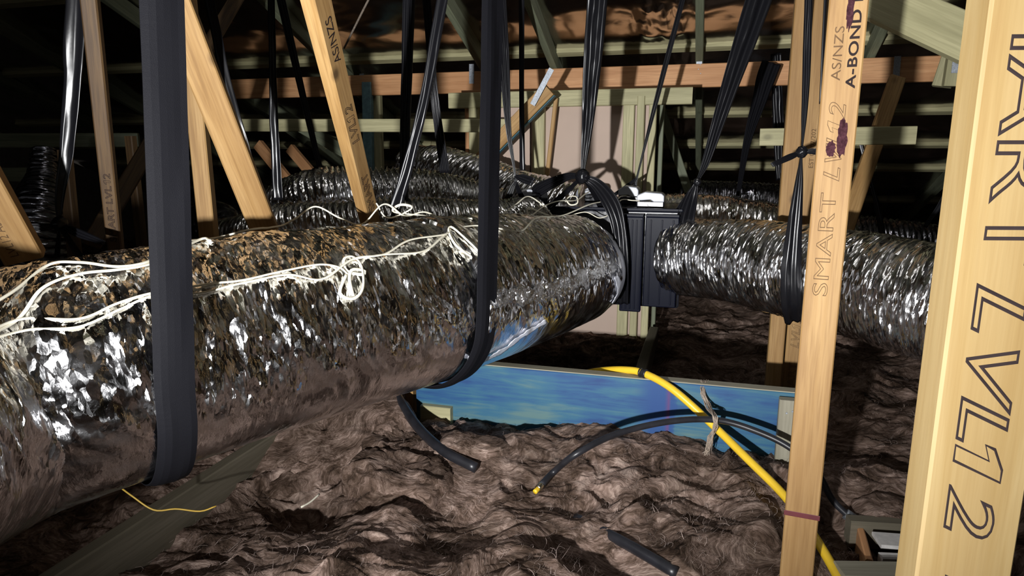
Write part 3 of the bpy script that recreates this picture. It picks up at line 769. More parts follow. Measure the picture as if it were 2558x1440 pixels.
bd = empty('insulated_duct', BAX[0]); tag(bd, 'fat crumpled silver foil duct running from lower left to the black box', 'duct')
o1, bpath, bT, bE1, bE2, bt, bv, bf = duct_mesh('foil_sleeve', BAX, [BIGR*.99, BIGR, BIGR, BIGR*.99, BIGR*.97, BIGR*.93, BIGR*.9, BIGR*.86], M['foil_big'], None, .0055, 250, big_disp(1), slack=slk)
adopt(o1, bd)
bbvh = BVHTree.FromPolygons([Vector(v) for v in bv.tolist()], [f for f in bf if len(f) == 4])
def axis_at(t): 
    i = int(np.clip(np.searchsorted(bt, t), 0, len(bt)-1)); return Vector(bpath[i]), Vector(bT[i]), Vector(bE1[i])
def t_for_px(xpx, side=1, R=BIGR, h=0.0):
    best = min(range(len(bt)), key=lambda i: abs(px(Vector(bpath[i])+Vector(bE1[i])*R*side+Z*h)[0]-xpx)); return bt[best]
# right hand part: a second sleeve over the end, with taped seam and folded edge
t0 = t_for_px(1215); sub = [tuple(axis_at(t)[0]) for t in np.linspace(t0, bt[-1]-.02, 8)]
o2, *_r = duct_mesh('end_sleeve', [Vector(p) for p in sub], [BIGR*.99, BIGR*.975, BIGR*.955, BIGR*.93, BIGR*.90], M['foil_big'], None, .0055, 240, big_disp(60, .8), slack=slk)
adopt(o2, bd)
ev = _r[5]; ef = _r[6]; ebvh = BVHTree.FromPolygons([Vector(v) for v in ev.tolist()], [f for f in ef if len(f) == 4])
def on_duct(xx, yy, off=.004, fallback=None):
    d = (P(xx, yy, 1.0)-cam.location).normalized()
    hits = [h for h in (bbvh.ray_cast(cam.location, d), ebvh.ray_cast(cam.location, d)) if h[0] is not None]
    if not hits: return None
    h = min(hits, key=lambda h: h[3]); n = h[1] if h[1].dot(d) < 0 else -h[1]
    return h[0]+n*off
def patch_strip(name, pts, wpx, mat, parent, off=.003, step=6, seed=0):
    """a strip of tape laid on the duct"""
    path = catmull([(x, y, 0) for x, y in pts], 12); path, t = resample(path, step)
    T = norm(np.gradient(path, axis=0)); Nn = np.c_[-T[:, 1], T[:, 0], T[:, 2]*0]
    m_ = 6; Vv = []; ok = []
    for i in range(len(path)):
        for j in range(m_):
            s = (j/(m_-1)-.5)*wpx*(1+.25*math.sin(i*.7+seed)+.15*math.sin(i*1.9))
            q_ = path[i]+Nn[i]*s; p_ = on_duct(q_[0], q_[1], off+.002*random.random()); ok.append(p_ is not None); Vv.append(p_ if p_ is not None else Vector((0, 0, 0)))
    ff = [f for f in grid_faces(len(path), m_).tolist() if all(ok[k] for k in f)]
    used = sorted({k for f in ff for k in f}); mp = {k: i for i, k in enumerate(used)}
    vv = [Vv[k] for k in used]; ff = [[mp[k] for k in f] for f in ff]
    uvs = [((vv[i].x+vv[i].y)*.7, vv[i].z) for i in range(len(vv))]
    o = mesh_obj(name, [tuple(v) for v in vv], ff, mat, None, True, uvs)
    so = o.modifiers.new('thickness', 'SOLIDIFY'); so.thickness = .0012
    adopt(o, parent); return o
patch_strip('seam_tape', [(1235, 742), (1330, 735), (1420, 712), (1500, 680), (1535, 655)], 42, M['foil_tape'], bd)
patch_strip('folded_edge', [(1165, 893), (1200, 898), (1255, 872), (1300, 838), (1362, 800)], 9, M['tape'], bd, .006, 5, 2)
patch_strip('folded_edge', [(1535, 690), (1545, 720), (1532, 760), (1510, 800)], 12, M['tape'], bd, .006, 5, 5)
# collar joining the box
ce, ct, c1 = axis_at(bt[-1])
col_o = duct_mesh('collar', [ce-ct*.05, ce+ct*.02, ce+ct*.10], [BIGR*.84, BIGR*.83, BIGR*.83], M['tape'], None, .02, 64)[0]; adopt(col_o, bd)

def flex(name, axis, R, mat, label, pitch=.032, amp=.006, crumple=.006, ds=.005, nc=120, seed=1, sag=.01, tilt=.12):
    def dsp(t, a, r):
        x, y = r*np.cos(a), r*np.sin(a)
        w_ = np.sin(2*np.pi*(t+tilt*y+.012*noise(np.c_[t*8, x*6, y*6], seed+2))/pitch)
        return amp*(1-np.abs(w_))*1.3*(.6+.8*(noise(np.c_[t*5, x*4, y*4], seed+3)+.5))-amp*.5+crumple*ridged(np.c_[(t+.3*y)*40, x*14, y*14], 2, seed)+sag*fbm(np.c_[t*3, x*2, y*2], 2, seed+9)
    o = duct_mesh(name, axis, R, mat, None, ds, nc, dsp)
    tag(o[0], label, 'duct', 'foil flexible ducts'); return o
dD = flex('flexible_duct', [P(1690, 640, 3.06), P(1760, 645, 2.95), P(1860, 656, 2.78), P(1980, 676, 2.58), P(2120, 705, 2.36), P(2260, 738, 2.18), P(2420, 780, 2.02), P(2640, 840, 1.85), P(2950, 930, 1.72), P(3300, 1020, 1.62)], [.168, .170, .176, .18, .183, .185, .185],
          M['foil_flex'], 'bright silver flexible duct leaving the right side of the black box towards the close post', .036, .005, .006, .0045, 200, 3)
flex('flexible_duct', [P(1560, 560, 3.68), P(1660, 556, 3.64), P(1780, 560, 3.6), P(1900, 578, 3.55), P(2000, 600, 3.55), P(2100, 612, 3.6)], .15, M['foil_far'], 'silver flexible duct behind the black box, heading right behind the tan posts', .04, .006, .004, .008, 120, 5)
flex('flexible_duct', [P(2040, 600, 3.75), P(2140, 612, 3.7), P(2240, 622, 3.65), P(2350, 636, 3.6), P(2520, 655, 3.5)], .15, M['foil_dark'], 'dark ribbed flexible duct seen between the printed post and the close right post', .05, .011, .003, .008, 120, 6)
flex('flexible_duct', [P(1235, 535, 3.32), P(1160, 512, 3.30), P(1060, 497, 3.22), P(960, 492, 3.15), P(860, 494, 3.12), P(780, 500, 3.15), P(715, 520, 3.25), P(660, 560, 3.4)], .125, M['foil_far'], 'ribbed silver flexible duct curving behind the printed leaning web', .048, .017, .002, .005, 120, 7, tilt=-.2)
flex('flexible_duct', [P(1330, 560, 3.12), P(1240, 567, 2.95), P(1100, 570, 2.82), P(960, 570, 2.74), P(820, 576, 2.72), P(700, 588, 2.74), P(560, 618, 2.82)], .115, M['foil_far'], 'ribbed silver flexible duct lying directly behind the big duct', .044, .012, .003, .005, 110, 8, tilt=-.2)
flex('flexible_duct', [P(1030, 425, 4.25), P(1100, 430, 4.08), P(1180, 450, 3.92), P(1270, 482, 3.76), P(1360, 512, 3.66), P(1440, 530, 3.6)], .14, M['foil_far'], 'silver flexible duct sloping down to the back of the black box', .055, .012, .004, .006, 110, 9, tilt=-.25)
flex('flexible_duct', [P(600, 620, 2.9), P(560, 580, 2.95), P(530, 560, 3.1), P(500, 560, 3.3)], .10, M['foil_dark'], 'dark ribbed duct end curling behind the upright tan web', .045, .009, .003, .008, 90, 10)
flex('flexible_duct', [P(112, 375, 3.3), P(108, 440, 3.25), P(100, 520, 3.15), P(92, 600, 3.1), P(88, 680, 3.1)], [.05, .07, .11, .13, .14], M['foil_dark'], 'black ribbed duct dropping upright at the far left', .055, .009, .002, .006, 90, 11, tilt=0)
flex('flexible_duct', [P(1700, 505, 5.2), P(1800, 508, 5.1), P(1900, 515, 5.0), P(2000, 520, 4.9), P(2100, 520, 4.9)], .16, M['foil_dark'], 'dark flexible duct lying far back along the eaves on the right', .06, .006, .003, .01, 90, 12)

# ================================================================== distribution box
BX = beam_pt  # same solver on any v
FVv = V.dot(P(1600, 640, 3.02)); ztop = CAMZ-.262; zbot = CAMZ-.70
L0 = beam_pt(1240, FVv+.02, ztop).dot(U); L1 = beam_pt(1706, FVv+.02, ztop).dot(U); LM = beam_pt(1556, FVv, ztop).dot(U)
hb = empty('air_distribution_box', UV((L0+L1)/2, FVv+.35, zbot)); tag(hb, 'glossy black air distribution box with grey damper motors on top, hung on straps', 'distribution box')
box('body', UV((L0+L1)/2, FVv+.36, (ztop+zbot)/2), (L1-L0, .66, ztop-zbot), M['black'], hb, (U, V, Z), .008)
w1 = beam_pt(1612, FVv, ztop).dot(U)
def panel(u0, u1, z0, z1, v, ribs):
    pn = box('side_panel', UV((u0+u1)/2, v, (z0+z1)/2), (u1-u0, .03, z1-z0), M['panel'], hb, (U, V, Z), .004)
    for k in range(ribs):
        uu = u0+(u1-u0)*(k+.5)/ribs
        rb = box('rib', UV(uu, v-.017, (z0+z1)/2), (.006, .008, (z1-z0)*.94), M['panel'], None, (U, V, Z), .0015)
        rb.parent = pn; rb.matrix_parent_inverse = pn.matrix_basis.inverted() @ hb.matrix_basis.inverted().inverted() @ Matrix.Identity(4) if False else (hb.matrix_basis @ hb.matrix_basis.inverted() @ pn.matrix_basis).inverted()
    box('panel_cap', UV((u0+u1)/2, v, z1+.006), (u1-u0, .04, .012), M['panel'], hb, (U, V, Z), .002)
panel(LM, w1-.004, CAMZ-.715, CAMZ-.285, FVv-.012, 5)
panel(w1+.004, L1-.012, CAMZ-.69, CAMZ-.285, FVv+.004, 3)
box('top_rim', UV((L0+L1)/2, FVv+.02, ztop+.006), (L1-L0, .02, .012), M['panel'], hb, (U, V, Z), .003)
for k in range(7):
    u = LM-.25+.07*k; box('screw', UV(u, FVv+.09+.05*(k % 2), ztop+.003), (.009, .009, .006), M['panel'] if k % 2 else M['hose'], hb, (U, V, Z), .001)
def motor(xx, yy, Yd, s=(.11, .09), h=.05, rot=0.0):
    c_ = P(xx, yy, Yd); c_.z = ztop; ax = Matrix.Rotation(rot, 3, 'Z'); A_ = (ax @ U, ax @ V, Z)
    bs = box('damper_motor', c_+Z*h*.3, (s[0], s[1], h*.6), M['black'], hb, A_, .005)
    # lid: wedge-shaped grey cover
    hx, hy = s[0]/2, s[1]/2; prof = [(-hx, 0), (-hx*.98, h*.45), (-hx*.4, h*.72), (hx*.8, h*.62), (hx, h*.42), (hx, -.004), (hx*.25, -.004), (hx*.0, .006)]
    Vv = [(x, y, z) for y in (-hy*1.03, hy*1.03) for x, z in prof]; n_ = len(prof)
    Ff = [list(range(n_)), list(range(n_, 2*n_))[::-1]]+[[k, n_+k, n_+(k+1) % n_, (k+1) % n_] for k in range(n_)]
    ld_ = mesh_obj('motor_lid', Vv, Ff, M['lid'])
    bv_ = ld_.modifiers.new('bevel', 'BEVEL'); bv_.width = .004; bv_.segments = 2
    Mx = Matrix(A_).transposed().to_4x4(); Mx.translation = c_+Z*h*.6; ld_.matrix_basis = Mx
    ld_.parent = bs; ld_.matrix_parent_inverse = bs.matrix_basis.inverted()
motor(1626, 515, 3.20, (.125, .10), .058); motor(1572, 497, 3.45, (.10, .11), .07); motor(1332, 493, 3.5, (.14, .10), .055, .3); motor(1482, 496, 3.62, (.08, .08), .06)

# ================================================================== straps
def strap(name, pts, label, mat='strap', up=True, face=None, pleats=3, amp=.25, seed=0, thick=.0015, group='black hanging straps', parent=None, twist=0.0, step=.012, tagit=True):
    """pts: (x, y, width px, distance); pleated plastic film"""
    q_ = [P(x, y, Yd) for x, y, w_, Yd in pts]; ws = [w_*Yd/F*1.0 for x, y, w_, Yd in pts]
    if up: q_ = [to_roof(q_[1], q_[0])]+q_; ws = [ws[0]]+ws
    pth = catmull([(p.x, p.y, p.z, w_) for p, w_ in zip(q_, ws)], 10)
    return ribbon(name, pth, label, mat, face, pleats, amp, seed, thick, group, parent, twist, step, tagit)
def ribbon(name, pth, label, mat, face=None, pleats=3, amp=.25, seed=0, thick=.0015, group='black hanging straps', parent=None, twist=0.0, step=.012, tagit=True, side=None, crease=0.0):
    pth, t = resample(pth, step); wd = np.maximum(pth[:, 3], .003); path = pth[:, :3]
    T = norm(np.gradient(path, axis=0)); fc = np.array(face if face is not None else (-.18, -1., -.1))
    if side is None: S = norm(np.cross(T, fc[None]))
    else: S = norm(side-T*np.sum(side*T, 1, keepdims=True))
    Nn = norm(np.cross(S, T)); 
    if twist:
        an = twist*np.sin(t*2.3+seed); S, Nn = S*np.cos(an)[:, None]+Nn*np.sin(an)[:, None], Nn*np.cos(an)[:, None]-S*np.sin(an)[:, None]
    m_ = max(6, pleats*6+1); s = np.linspace(-.5, .5, m_)
    tt, ss = np.meshgrid(t, s, indexing='ij')
    nz = noise(np.c_[tt.ravel()*5, ss.ravel()*2, ss.ravel()*0+seed], seed).reshape(tt.shape)
    wmax = wd.max(); sg = -1 if float(np.dot(Nn[2], fc)) > 0 else 1
    dep = amp*wmax*.5*np.cos(ss*2*np.pi*pleats+.8*nz+seed)*(.35+.65*wd[:, None]/wmax)*(.5+1*np.abs(nz))+.04*wmax*nz
    if crease: dep = dep+crease*sg*np.clip(np.abs(ss+.5+.04*nz)*-1+.24, 0, 1)*wd[:, None]
    v = path[:, None]+S[:, None]*(ss*wd[:, None])[..., None]+Nn[:, None]*dep[..., None]
    front = (v+Nn[:, None]*thick/2).reshape(-1, 3); back = (v-Nn[:, None]*thick/2).reshape(-1, 3)
    n_ = len(t); g = grid_faces(n_, m_); K = n_*m_
    f = g.tolist()+(g[:, ::-1]+K).tolist()
    for i in range(n_-1):
        f.append([i*m_, (i+1)*m_, K+(i+1)*m_, K+i*m_]); f.append([i*m_+m_-1, K+i*m_+m_-1, K+(i+1)*m_+m_-1, (i+1)*m_+m_-1])
    for j in range(m_-1):
        f.append([j, K+j, K+j+1, j+1]); e_ = (n_-1)*m_+j; f.append([e_, e_+1, K+e_+1, K+e_])
    uv = np.c_[(ss*wd[:, None]).ravel(), tt.ravel()]; uv = np.r_[uv, uv]
    o = mesh_obj(name, np.r_[front, back], f, M[mat], None, not crease, uv)
    if parent is not None: o.parent = parent
    elif tagit: tag(o, label, 'strap', group)
    return o
def knot(p, r, parent, seed=0):
    n_, m_ = 24, 16; th, ph = np.meshgrid(np.linspace(0, 2*np.pi, n_, endpoint=False), np.linspace(.05, np.pi-.05, m_))
    d = np.c_[(np.cos(th)*np.sin(ph)).ravel(), (np.sin(th)*np.sin(ph)).ravel(), np.cos(ph).ravel()]
    rr = r*(1+.35*ridged(d*2.3+seed, 2, seed+3)); v = d*rr[:, None]+np.array(p)
    return mesh_obj('knot', v, grid_faces(m_, n_, True).tolist()+[list(range(n_)), [(m_-1)*n_+k for k in range(n_)][::-1]], M['strap'], parent, True)
def sling(t, wd, label, mat, seed, lean_f=0.0, lean_b=0.0, R=None, axis=None, skew=0.0, tie=None):
    C, A_, E = axis if axis else axis_at(t); R = R or BIGR+.018
    top_f = roofz((C+E*R).dot(V))-.02-C.z; top_b = roofz((C-E*R).dot(V))-.02-C.z
    pts = [C+E*R+Z*top_f*k+A_*skew*k for k in (1, .85, .7, .55, .42, .3, .2, .12, .06)]+[C+E*R+Z*.02]
    for a in np.linspace(0, math.pi, 13)[1:-1]: pts.append(C+E*R*math.cos(a)-Z*R*math.sin(a))
    ws = [wd]*len(pts)
    if tie is not None: pts += [C-E*R+Z*.05, C*.4-E*R*.4+Z*.06+tie*.6-Z*.03, tie]; ws += [wd*.8, wd*.3, .012]
    else: pts += [C-E*R+Z*.02, C-E*(R+lean_b)+Z*top_b*.5, C-E*(R+lean_b)+Z*top_b]; ws += [wd]*3
    pth = catmull([(p.x, p.y, p.z, w_) for p, w_ in zip(pts, ws)], 8)
    pth2, _ = resample(pth, .012)
    return ribbon('duct_sling', pth, label, mat, None, 1, .03, seed, .003, 'black slings round the big duct', None, 0, .012, True, np.tile(np.array(A_), (len(pth2), 1)), crease=.6)
sling(t_for_px(432), .074, 'wide dull black webbing sling round the near end of the big duct', 'strap_dull', 2, .0, skew=.15, tie=P(150, 566, 1.99))
sling(t_for_px(1214, R=BIGR), .076, 'black webbing sling round the far part of the big duct', 'strap_dull', 4, .0, skew=.09, R=BIGR*.965+.016, tie=P(987, 528, 2.56))
# left twisted strap with knot and tails
s3 = strap('hanging_strap', [(195, 0, 54, 2.0), (186, 200, 46, 2.0), (168, 400, 38, 2.0), (152, 515, 22, 2.0), (150, 560, 6, 2.0), (150, 590, 12, 2.0), (146, 640, 16, 2.02)], 'shiny black strap twisted to a knot at the far left above the duct', seed=3, pleats=1, amp=.45)
knot(P(150, 560, 1.99), .018, s3, 1)
strap('strap_tail', [(148, 562, 8, 1.99), (110, 568, 22, 1.97), (62, 566, 14, 1.95)], '', up=False, seed=5, parent=s3, face=(0, -1, .5)); strap('strap_tail', [(152, 562, 8, 1.99), (190, 580, 22, 1.96), (262, 608, 12, 1.92)], '', up=False, seed=6, parent=s3, face=(0, -1, .5))
strap('hanging_strap', [(1021, 0, 30, 2.75), (1012, 300, 26, 2.75), (1008, 500, 24, 2.75)], 'dull black strap hanging behind the crossing shiny strap above the ribbed duct', seed=7)
strap('hanging_strap', [(1105, 0, 27, 2.55), (1062, 240, 25, 2.55), (1015, 430, 28, 2.55), (985, 525, 34, 2.55)], 'shiny black strap slanting down to the left across two darker straps', seed=8, amp=.5, pleats=1)
strap('hanging_strap', [(1066, 0, 20, 3.0), (1086, 240, 20, 3.0), (1112, 432, 26, 3.05)], 'black strap slanting down to the right onto the sloping duct', seed=9)
strap('hanging_strap', [(680, 45, 18, 2.9), (686, 300, 22, 2.9), (696, 500, 26, 2.9)], 'thin shiny black strap between the broad leaning web and the printed web', seed=10, amp=.5, pleats=1)
strap('hanging_strap', [(702, 0, 22, 3.2), (752, 220, 18, 3.2), (802, 432, 14, 3.2)], 'thin dark strap slanting behind the printed leaning web', seed=11)
strap('hanging_strap', [(520, 0, 28, 2.75), (560, 190, 26, 2.75), (606, 350, 22, 2.75), (640, 470, 22, 2.8)], 'shiny black strap passing behind the top of the broad leaning web', seed=12, amp=.5, pleats=1)
strap('hanging_strap', [(1303, 62, 13, 3.75), (1303, 250, 12, 3.75), (1305, 432, 14, 3.75)], 'narrow dark strap hanging straight before the wall brace', seed=13, pleats=1)
s11 = strap('hanging_strap', [(1258, 120, 26, 3.3), (1270, 320, 14, 3.3), (1287, 440, 5, 3.3), (1280, 470, 12, 3.3), (1260, 520, 20, 3.3)], 'black strap narrowing to a tie above the left damper motor', seed=14)
strap('strap_tail', [(1287, 440, 6, 3.3), (1305, 446, 22, 3.28), (1332, 456, 24, 3.25)], '', up=False, seed=15, parent=s11, face=(0, -1, .5)); strap('strap_tail', [(1287, 440, 6, 3.3), (1290, 462, 10, 3.3), (1308, 500, 14, 3.35)], '', up=False, seed=16, parent=s11)
# the Y strap over the box
s12 = strap('hanging_strap', [(1492, 0, 48, 3.0), (1478, 180, 42, 3.02), (1466, 330, 26, 3.03), (1456, 432, 9, 3.03)], 'glossy pleated black strap ending in a knot over the black box', seed=17, pleats=2, amp=.4)
knot(P(1455, 441, 3.02), .026, s12, 4)
strap('strap_leg', [(1455, 441, 12, 3.02), (1492, 462, 30, 3.0), (1528, 510, 42, 2.96), (1546, 570, 36, 2.94), (1553, 660, 34, 2.93), (1553, 760, 34, 2.97)], '', up=False, seed=18, parent=s12, pleats=2, amp=.3)
strap('strap_leg', [(1455, 441, 10, 3.02), (1482, 480, 14, 3.1), (1510, 530, 20, 3.2)], '', up=False, seed=19, parent=s12)
strap('strap_leg', [(1455, 441, 10, 3.02), (1415, 442, 20, 3.06), (1350, 472, 34, 3.15), (1338, 488, 34, 3.2)], '', up=False, seed=20, parent=s12, face=(0, -1, .4))
strap('strap_leg', [(1455, 441, 8, 3.02), (1420, 475, 12, 3.1), (1365, 525, 18, 3.15)], '', up=False, seed=21, parent=s12)
s13 = strap('hanging_strap', [(1705, 0, 12, 3.5), (1645, 230, 12, 3.5), (1592, 440, 5, 3.5), (1585, 468, 22, 3.5)], 'thin black strap slanting down to the small grey damper motor', seed=22, pleats=1)
strap('strap_tail', [(1590, 446, 6, 3.5), (1560, 470, 10, 3.5), (1530, 490, 8, 3.5)], '', up=False, seed=23, parent=s13)
s14 = strap('hanging_strap', [(1895, 0, 60, 3.0), (1815, 240, 38, 3.0), (1765, 400, 20, 3.0), (1742, 452, 8, 3.0), (1728, 490, 30, 3.0), (1712, 545, 44, 2.98), (1702, 620, 40, 2.96)], 'broad glossy strap slanting down to the right corner of the black box', seed=24, pleats=2, amp=.4)
knot(P(1742, 455, 2.99), .014, s14, 6); strap('strap_tail', [(1742, 458, 6, 3.0), (1715, 490, 8, 3.02), (1690, 525, 5, 3.05)], '', up=False, seed=25, parent=s14)
strap('hanging_strap', [(1928, 156, 46, 4.05), (1912, 200, 44, 4.05), (1898, 250, 34, 4.05), (1868, 350, 20, 4.05), (1843, 490, 8, 4.1)], 'dull strap folded over the long beam and tapering down to the left', 'strap_dull', up=False, seed=26)
strap('hanging_strap', [(1941, 210, 24, 4.35), (1945, 320, 26, 4.35), (1948, 450, 18, 4.35)], 'shiny strap hanging behind the level cross piece left of the tan posts', seed=27, amp=.35, pleats=2)
# strap round the right duct
s17 = strap('hanging_strap', [(2020, 0, 18, 2.35), (2016, 150, 19, 2.35), (2010, 280, 14, 2.34), (2003, 378, 5, 2.33), (1996, 460, 20, 2.32), (1984, 580, 38, 2.31), (1977, 680, 50, 2.30), (1978, 760, 50, 2.31), (1984, 806, 44, 2.40)], 'black strap knotted above and looped under the bright right duct', seed=28, pleats=2, amp=.2)
knot(P(2003, 380, 2.32), .016, s17, 9)
strap('strap_tail', [(2003, 380, 6, 2.32), (1975, 392, 16, 2.3), (1928, 413, 12, 2.28)], '', up=False, seed=29, parent=s17, face=(0, -1, .6)); strap('strap_tail', [(2003, 380, 6, 2.32), (2030, 378, 18, 2.3), (2050, 382, 20, 2.28)], '', up=False, seed=30, parent=s17, face=(0, -1, .6))
strap('hanging_strap', [(2062, 0, 7, 2.6), (2058, 80, 7, 2.6), (2050, 260, 7, 2.6)], 'thin black strap edge beside the printed post', seed=31, pleats=1)
strap('hanging_strap', [(2172, 440, 10, 3.48), (2190, 510, 14, 3.46), (2212, 625, 16, 3.45)], 'dim strap holding the dark ribbed duct between the right posts', seed=32, pleats=1)
strap('hanging_strap', [(2372, 470, 16, 3.5), (2345, 520, 14, 3.5), (2310, 568, 10, 3.5)], 'dim thin strap beside the close right post', seed=33, pleats=1, up=False)

# ================================================================== cables and hoses
def cable(pts, label, r=.0042, default=2.2, group='white cables on the big duct', mat='cable', lift=.006):
    out = []; last = default
    for q_ in pts:
        x, y = q_[0], q_[1]
        if len(q_) > 2: p = P(x, y, q_[2])
        else:
            p = on_duct(x, y, lift)
            if p is None: p = P(x, y, last)
        last = p.y; out.append(p)
    o = tube('white_cable', out, r, M[mat], None, 8, .008, flat=.6, wob=.0015); tag(o, label, 'cable', group); return o
cable([(-60, 790), (40, 732), (125, 668), (200, 662), (300, 672), (378, 655), (450, 612), (540, 600), (630, 580), (700, 565, 2.02), (740, 546, 2.02), (790, 516, 2.05), (850, 545, 2.08), (905, 560, 2.1), (960, 510, 2.15), (1010, 540, 2.2), (1060, 530, 2.25), (1110, 548, 2.3), (1180, 550)], 'white cable zigzagging along the back of the big duct over the leaning webs')
cable([(-60, 858), (50, 800), (110, 725), (200, 690), (300, 680), (380, 662), (500, 604), (530, 606)], 'white cable crossing under the wide sling at the upper left of the duct')
cable([(-60, 850), (60, 800), (200, 800), (290, 762), (380, 737), (520, 712), (600, 705), (700, 682), (790, 664), (845, 672), (868, 690)], 'white cable along the middle of the big duct ending in a looped coil')
cable([(-60, 862), (80, 826), (200, 820), (300, 775), (385, 742), (500, 735), (600, 712), (720, 690), (800, 700), (880, 652), (960, 640), (1020, 605), (1110, 590), (1125, 575)], 'white cable running to the tied bundle near the second sling')
cable([(862, 690), (850, 735), (880, 748), (905, 720), (900, 668), (878, 645), (858, 652), (866, 680), (900, 690), (908, 680), (880, 676), (872, 700), (880, 742)], 'coiled white cable loop hanging on the big duct')
cable([(1118, 580), (1150, 625), (1190, 652), (1196, 636), (1160, 600), (1125, 572), (1118, 585), (1140, 620), (1185, 645)], 'tied white cable bundle beside the second sling')
cable([(880, 652), (960, 640), (1050, 632), (1100, 598), (1128, 578), (1180, 568), (1230, 572), (1300, 580), (1340, 548), (1400, 540, 2.75), (1470, 512, 2.95), (1500, 505, 3.05)], 'white cable passing behind the second sling towards the box')
cable([(940, 508, 2.2), (970, 545, 2.2), (1030, 520, 2.2), (1000, 512, 2.18), (985, 530, 2.2), (1080, 542, 2.25)], 'small tangle of white cable behind the crest of the big duct')
cable([(1238, 550, 2.75), (1290, 510, 2.85), (1325, 492, 2.95), (1380, 540, 2.95), (1320, 520, 2.9), (1322, 545, 2.9)], 'white cable bent into a peak before the left damper motor', .0038)
cable([(1240, 520, 2.8), (1310, 545, 2.85), (1360, 515, 2.95), (1400, 502, 3.0), (1440, 500, 3.1), (1470, 480, 3.3), (1490, 478, 3.5)], 'white cable lying on the box top to the small blue motor', .0038)
cable([(1412, 505, 3.1), (1422, 492, 3.12), (1440, 492, 3.12), (1442, 508, 3.1), (1425, 512, 3.1), (1414, 500, 3.1)], 'small white cable loop on the box top', .0035)
cable([(1535, 522, 3.1), (1552, 500, 3.15), (1580, 501, 3.15), (1598, 502, 3.15)], 'short white cable leading to the largest damper motor', .0038)
cable([(1532, 515, 3.2), (1548, 493, 3.3), (1562, 490, 3.4)], 'short white cable leading to the upright damper motor', .0038)
cable([(1400, 548, 2.9), (1460, 530, 2.95), (1500, 545, 2.95), (1540, 525, 3.0)], 'white cable sagging across the front of the box top', .0038)

hy = tube('yellow_hose', [P(1455, 934, 2.70), P(1510, 926, 2.52), P(1565, 925, 2.43), P(1610, 934, 2.375), P(1680, 973, 2.29), P(1780, 1062, 2.2), P(1870, 1150, 2.07), P(1960, 1240, 1.94), P(2030, 1335, 1.80), P(2092, 1440, 1.65), P(2130, 1530, 1.52)], .0135, M['yellow'], None, 16, .02)
tag(hy, 'bright yellow hose bent over the blue beam', 'hose')
tt_ = tube('tie_band', [P(1603, 932, 2.384), P(1613, 935, 2.371)], .0155, M['hose'], hy, 16, .003)
for k in (0, 1): tube('tie_band', [P(1600+k*12, 931.5+k*3, 2.388-k*.016), P(1603+k*12, 932+k*3.4, 2.384-k*.016)], .0175, M['hose'], hy, 16, .002)
we = wool_px(1335, 1232)
hb_ = tube('black_hose', [P(1352, 1212, we.y+.0), P(1385, 1178, we.y+.06), P(1440, 1135, 2.0), P(1540, 1085, 2.08), P(1670, 1054, 2.13), P(1790, 1050, 2.14), P(1890, 1078, 2.10), P(1975, 1120, 2.05), P(2040, 1180, 2.0), P(2080, 1250, 1.97), P(2122, 1292, 1.94)], .0105, M['hose'], None, 14, .015)
tag(hb_, 'black hose arching over the insulation and crossing the yellow hose', 'hose')
tube('ferrule', [P(1352, 1212, we.y), P(1344, 1222, we.y-.015)], .0115, M['brass'], hb_, 14, .004); tube('yellow_tip', [P(1344, 1222, we.y-.015), P(1336, 1230, we.y-.03)], .008, M['yellow'], hb_, 12, .004)
tube('end_fitting', [P(2112, 1284, 1.945), P(2132, 1298, 1.935)], .017, M['steel'], hb_, 12, .004)
tag(tube('black_pipe', [P(960, 930, 2.75), P(985, 975, 2.58), P(1010, 1020, 2.45), P(1050, 1075, 2.32), P(1110, 1128, 2.18), P(1190, 1170, 2.1)], .018, M['hose'], None, 14, .02), 'black pipe disappearing into the insulation under the big duct', 'pipe')
p1_, p2_, p3_ = wool_px(1440, 1290, -.008), wool_px(1560, 1362, .006), wool_px(1690, 1436, .004)
tag(tube('black_pipe', [p1_, p2_, p3_], .016, M['hose'], None, 14, .02), 'black pipe half sunk in the insulation at the bottom', 'pipe')
tw = empty('twine', P(1765, 1000, 2.24)); tag(tw, 'frayed brown twine tying the two hoses to the blue beam', 'twine')
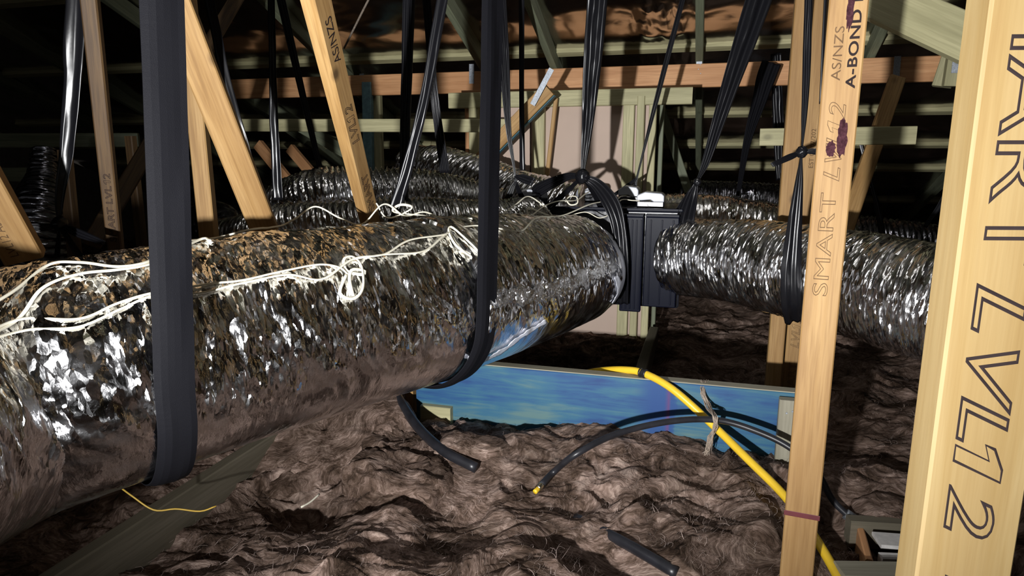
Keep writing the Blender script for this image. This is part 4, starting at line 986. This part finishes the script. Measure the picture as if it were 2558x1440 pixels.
for k in range(14):
    j = lambda s=7: random.uniform(-s, s)
    o = tube('strand', [P(1760+j(10), 952+j(3), 2.33), P(1755+j(), 980+j(), 2.29), P(1768+j(), 1015+j(), 2.24), P(1787+j(), 1045+j(4), 2.115), P(1785+j(), 1070+j(), 2.13), P(1775+j(9), 1100+j(15), 2.16), P(1765+j(14), 1130+j(25), 2.19)], random.uniform(.001, .0026), M['twine'], None, 5, .02, wob=.006); adopt(o, tw)
tag(tube('thin_wire', [P(290, 1210, 1.62), P(330, 1240, 1.6), P(385, 1275, 1.6), P(440, 1272, 1.62), P(500, 1278, 1.64), P(540, 1265, 1.66)], .0022, M['yellow_thin'], None, 6, .01), 'thin yellow wire dangling under the near sling over the joist', 'wire')
tag(tube('thin_wire', [P(752, 1268, 1.85), P(775, 1255, 1.88), P(798, 1235, 1.92)], .003, M['cable'], None, 6, .01), 'short end of white wire poking from the insulation', 'wire')
tag(tube('pull_rope', [P(860, 120, 4.4), P(885, 70, 4.2), P(905, 30, 4.05), P(930, -20, 3.9), P(960, -90, 3.8)], .006, M['twine'], None, 6, .03), 'thin rope hanging from the roof beside the printed leaning web', 'rope')

# ceiling opening at the lower right
def lowboard(name, x0, y0, x1, y1, z, w_, t_, mat, label, cat):
    o = timber(name, plane_pt(x0, y0, z), plane_pt(x1, y1, z), w_, t_, M[mat], n=Z); tag(o, label, cat); return o
lowboard('grey_board', 2098, 1420, 2420, 1425, .15, .075, .03, 'greyboard', 'grey board at the bottom edge before the white ceiling piece', 'board')
lowboard('ceiling_offcut', 2190, 1345, 2420, 1362, .14, .075, .012, 'ceiling_board', 'white speckled ceiling board offcut beside the close post', 'board')
lowboard('white_trim', 2200, 1386, 2420, 1396, .125, .03, .03, 'ceiling_board', 'white trim strip under the speckled ceiling offcut', 'trim')
lowboard('nogging', 2120, 1294, 2420, 1312, .15, .045, .09, 'joist', 'dusty nogging behind the white ceiling offcut', 'timber')
lowboard('nogging', 2150, 1318, 2172, 1398, .13, .02, .09, 'orange', 'brown upright side of the ceiling opening', 'timber')
bpy.context.view_layer.update()
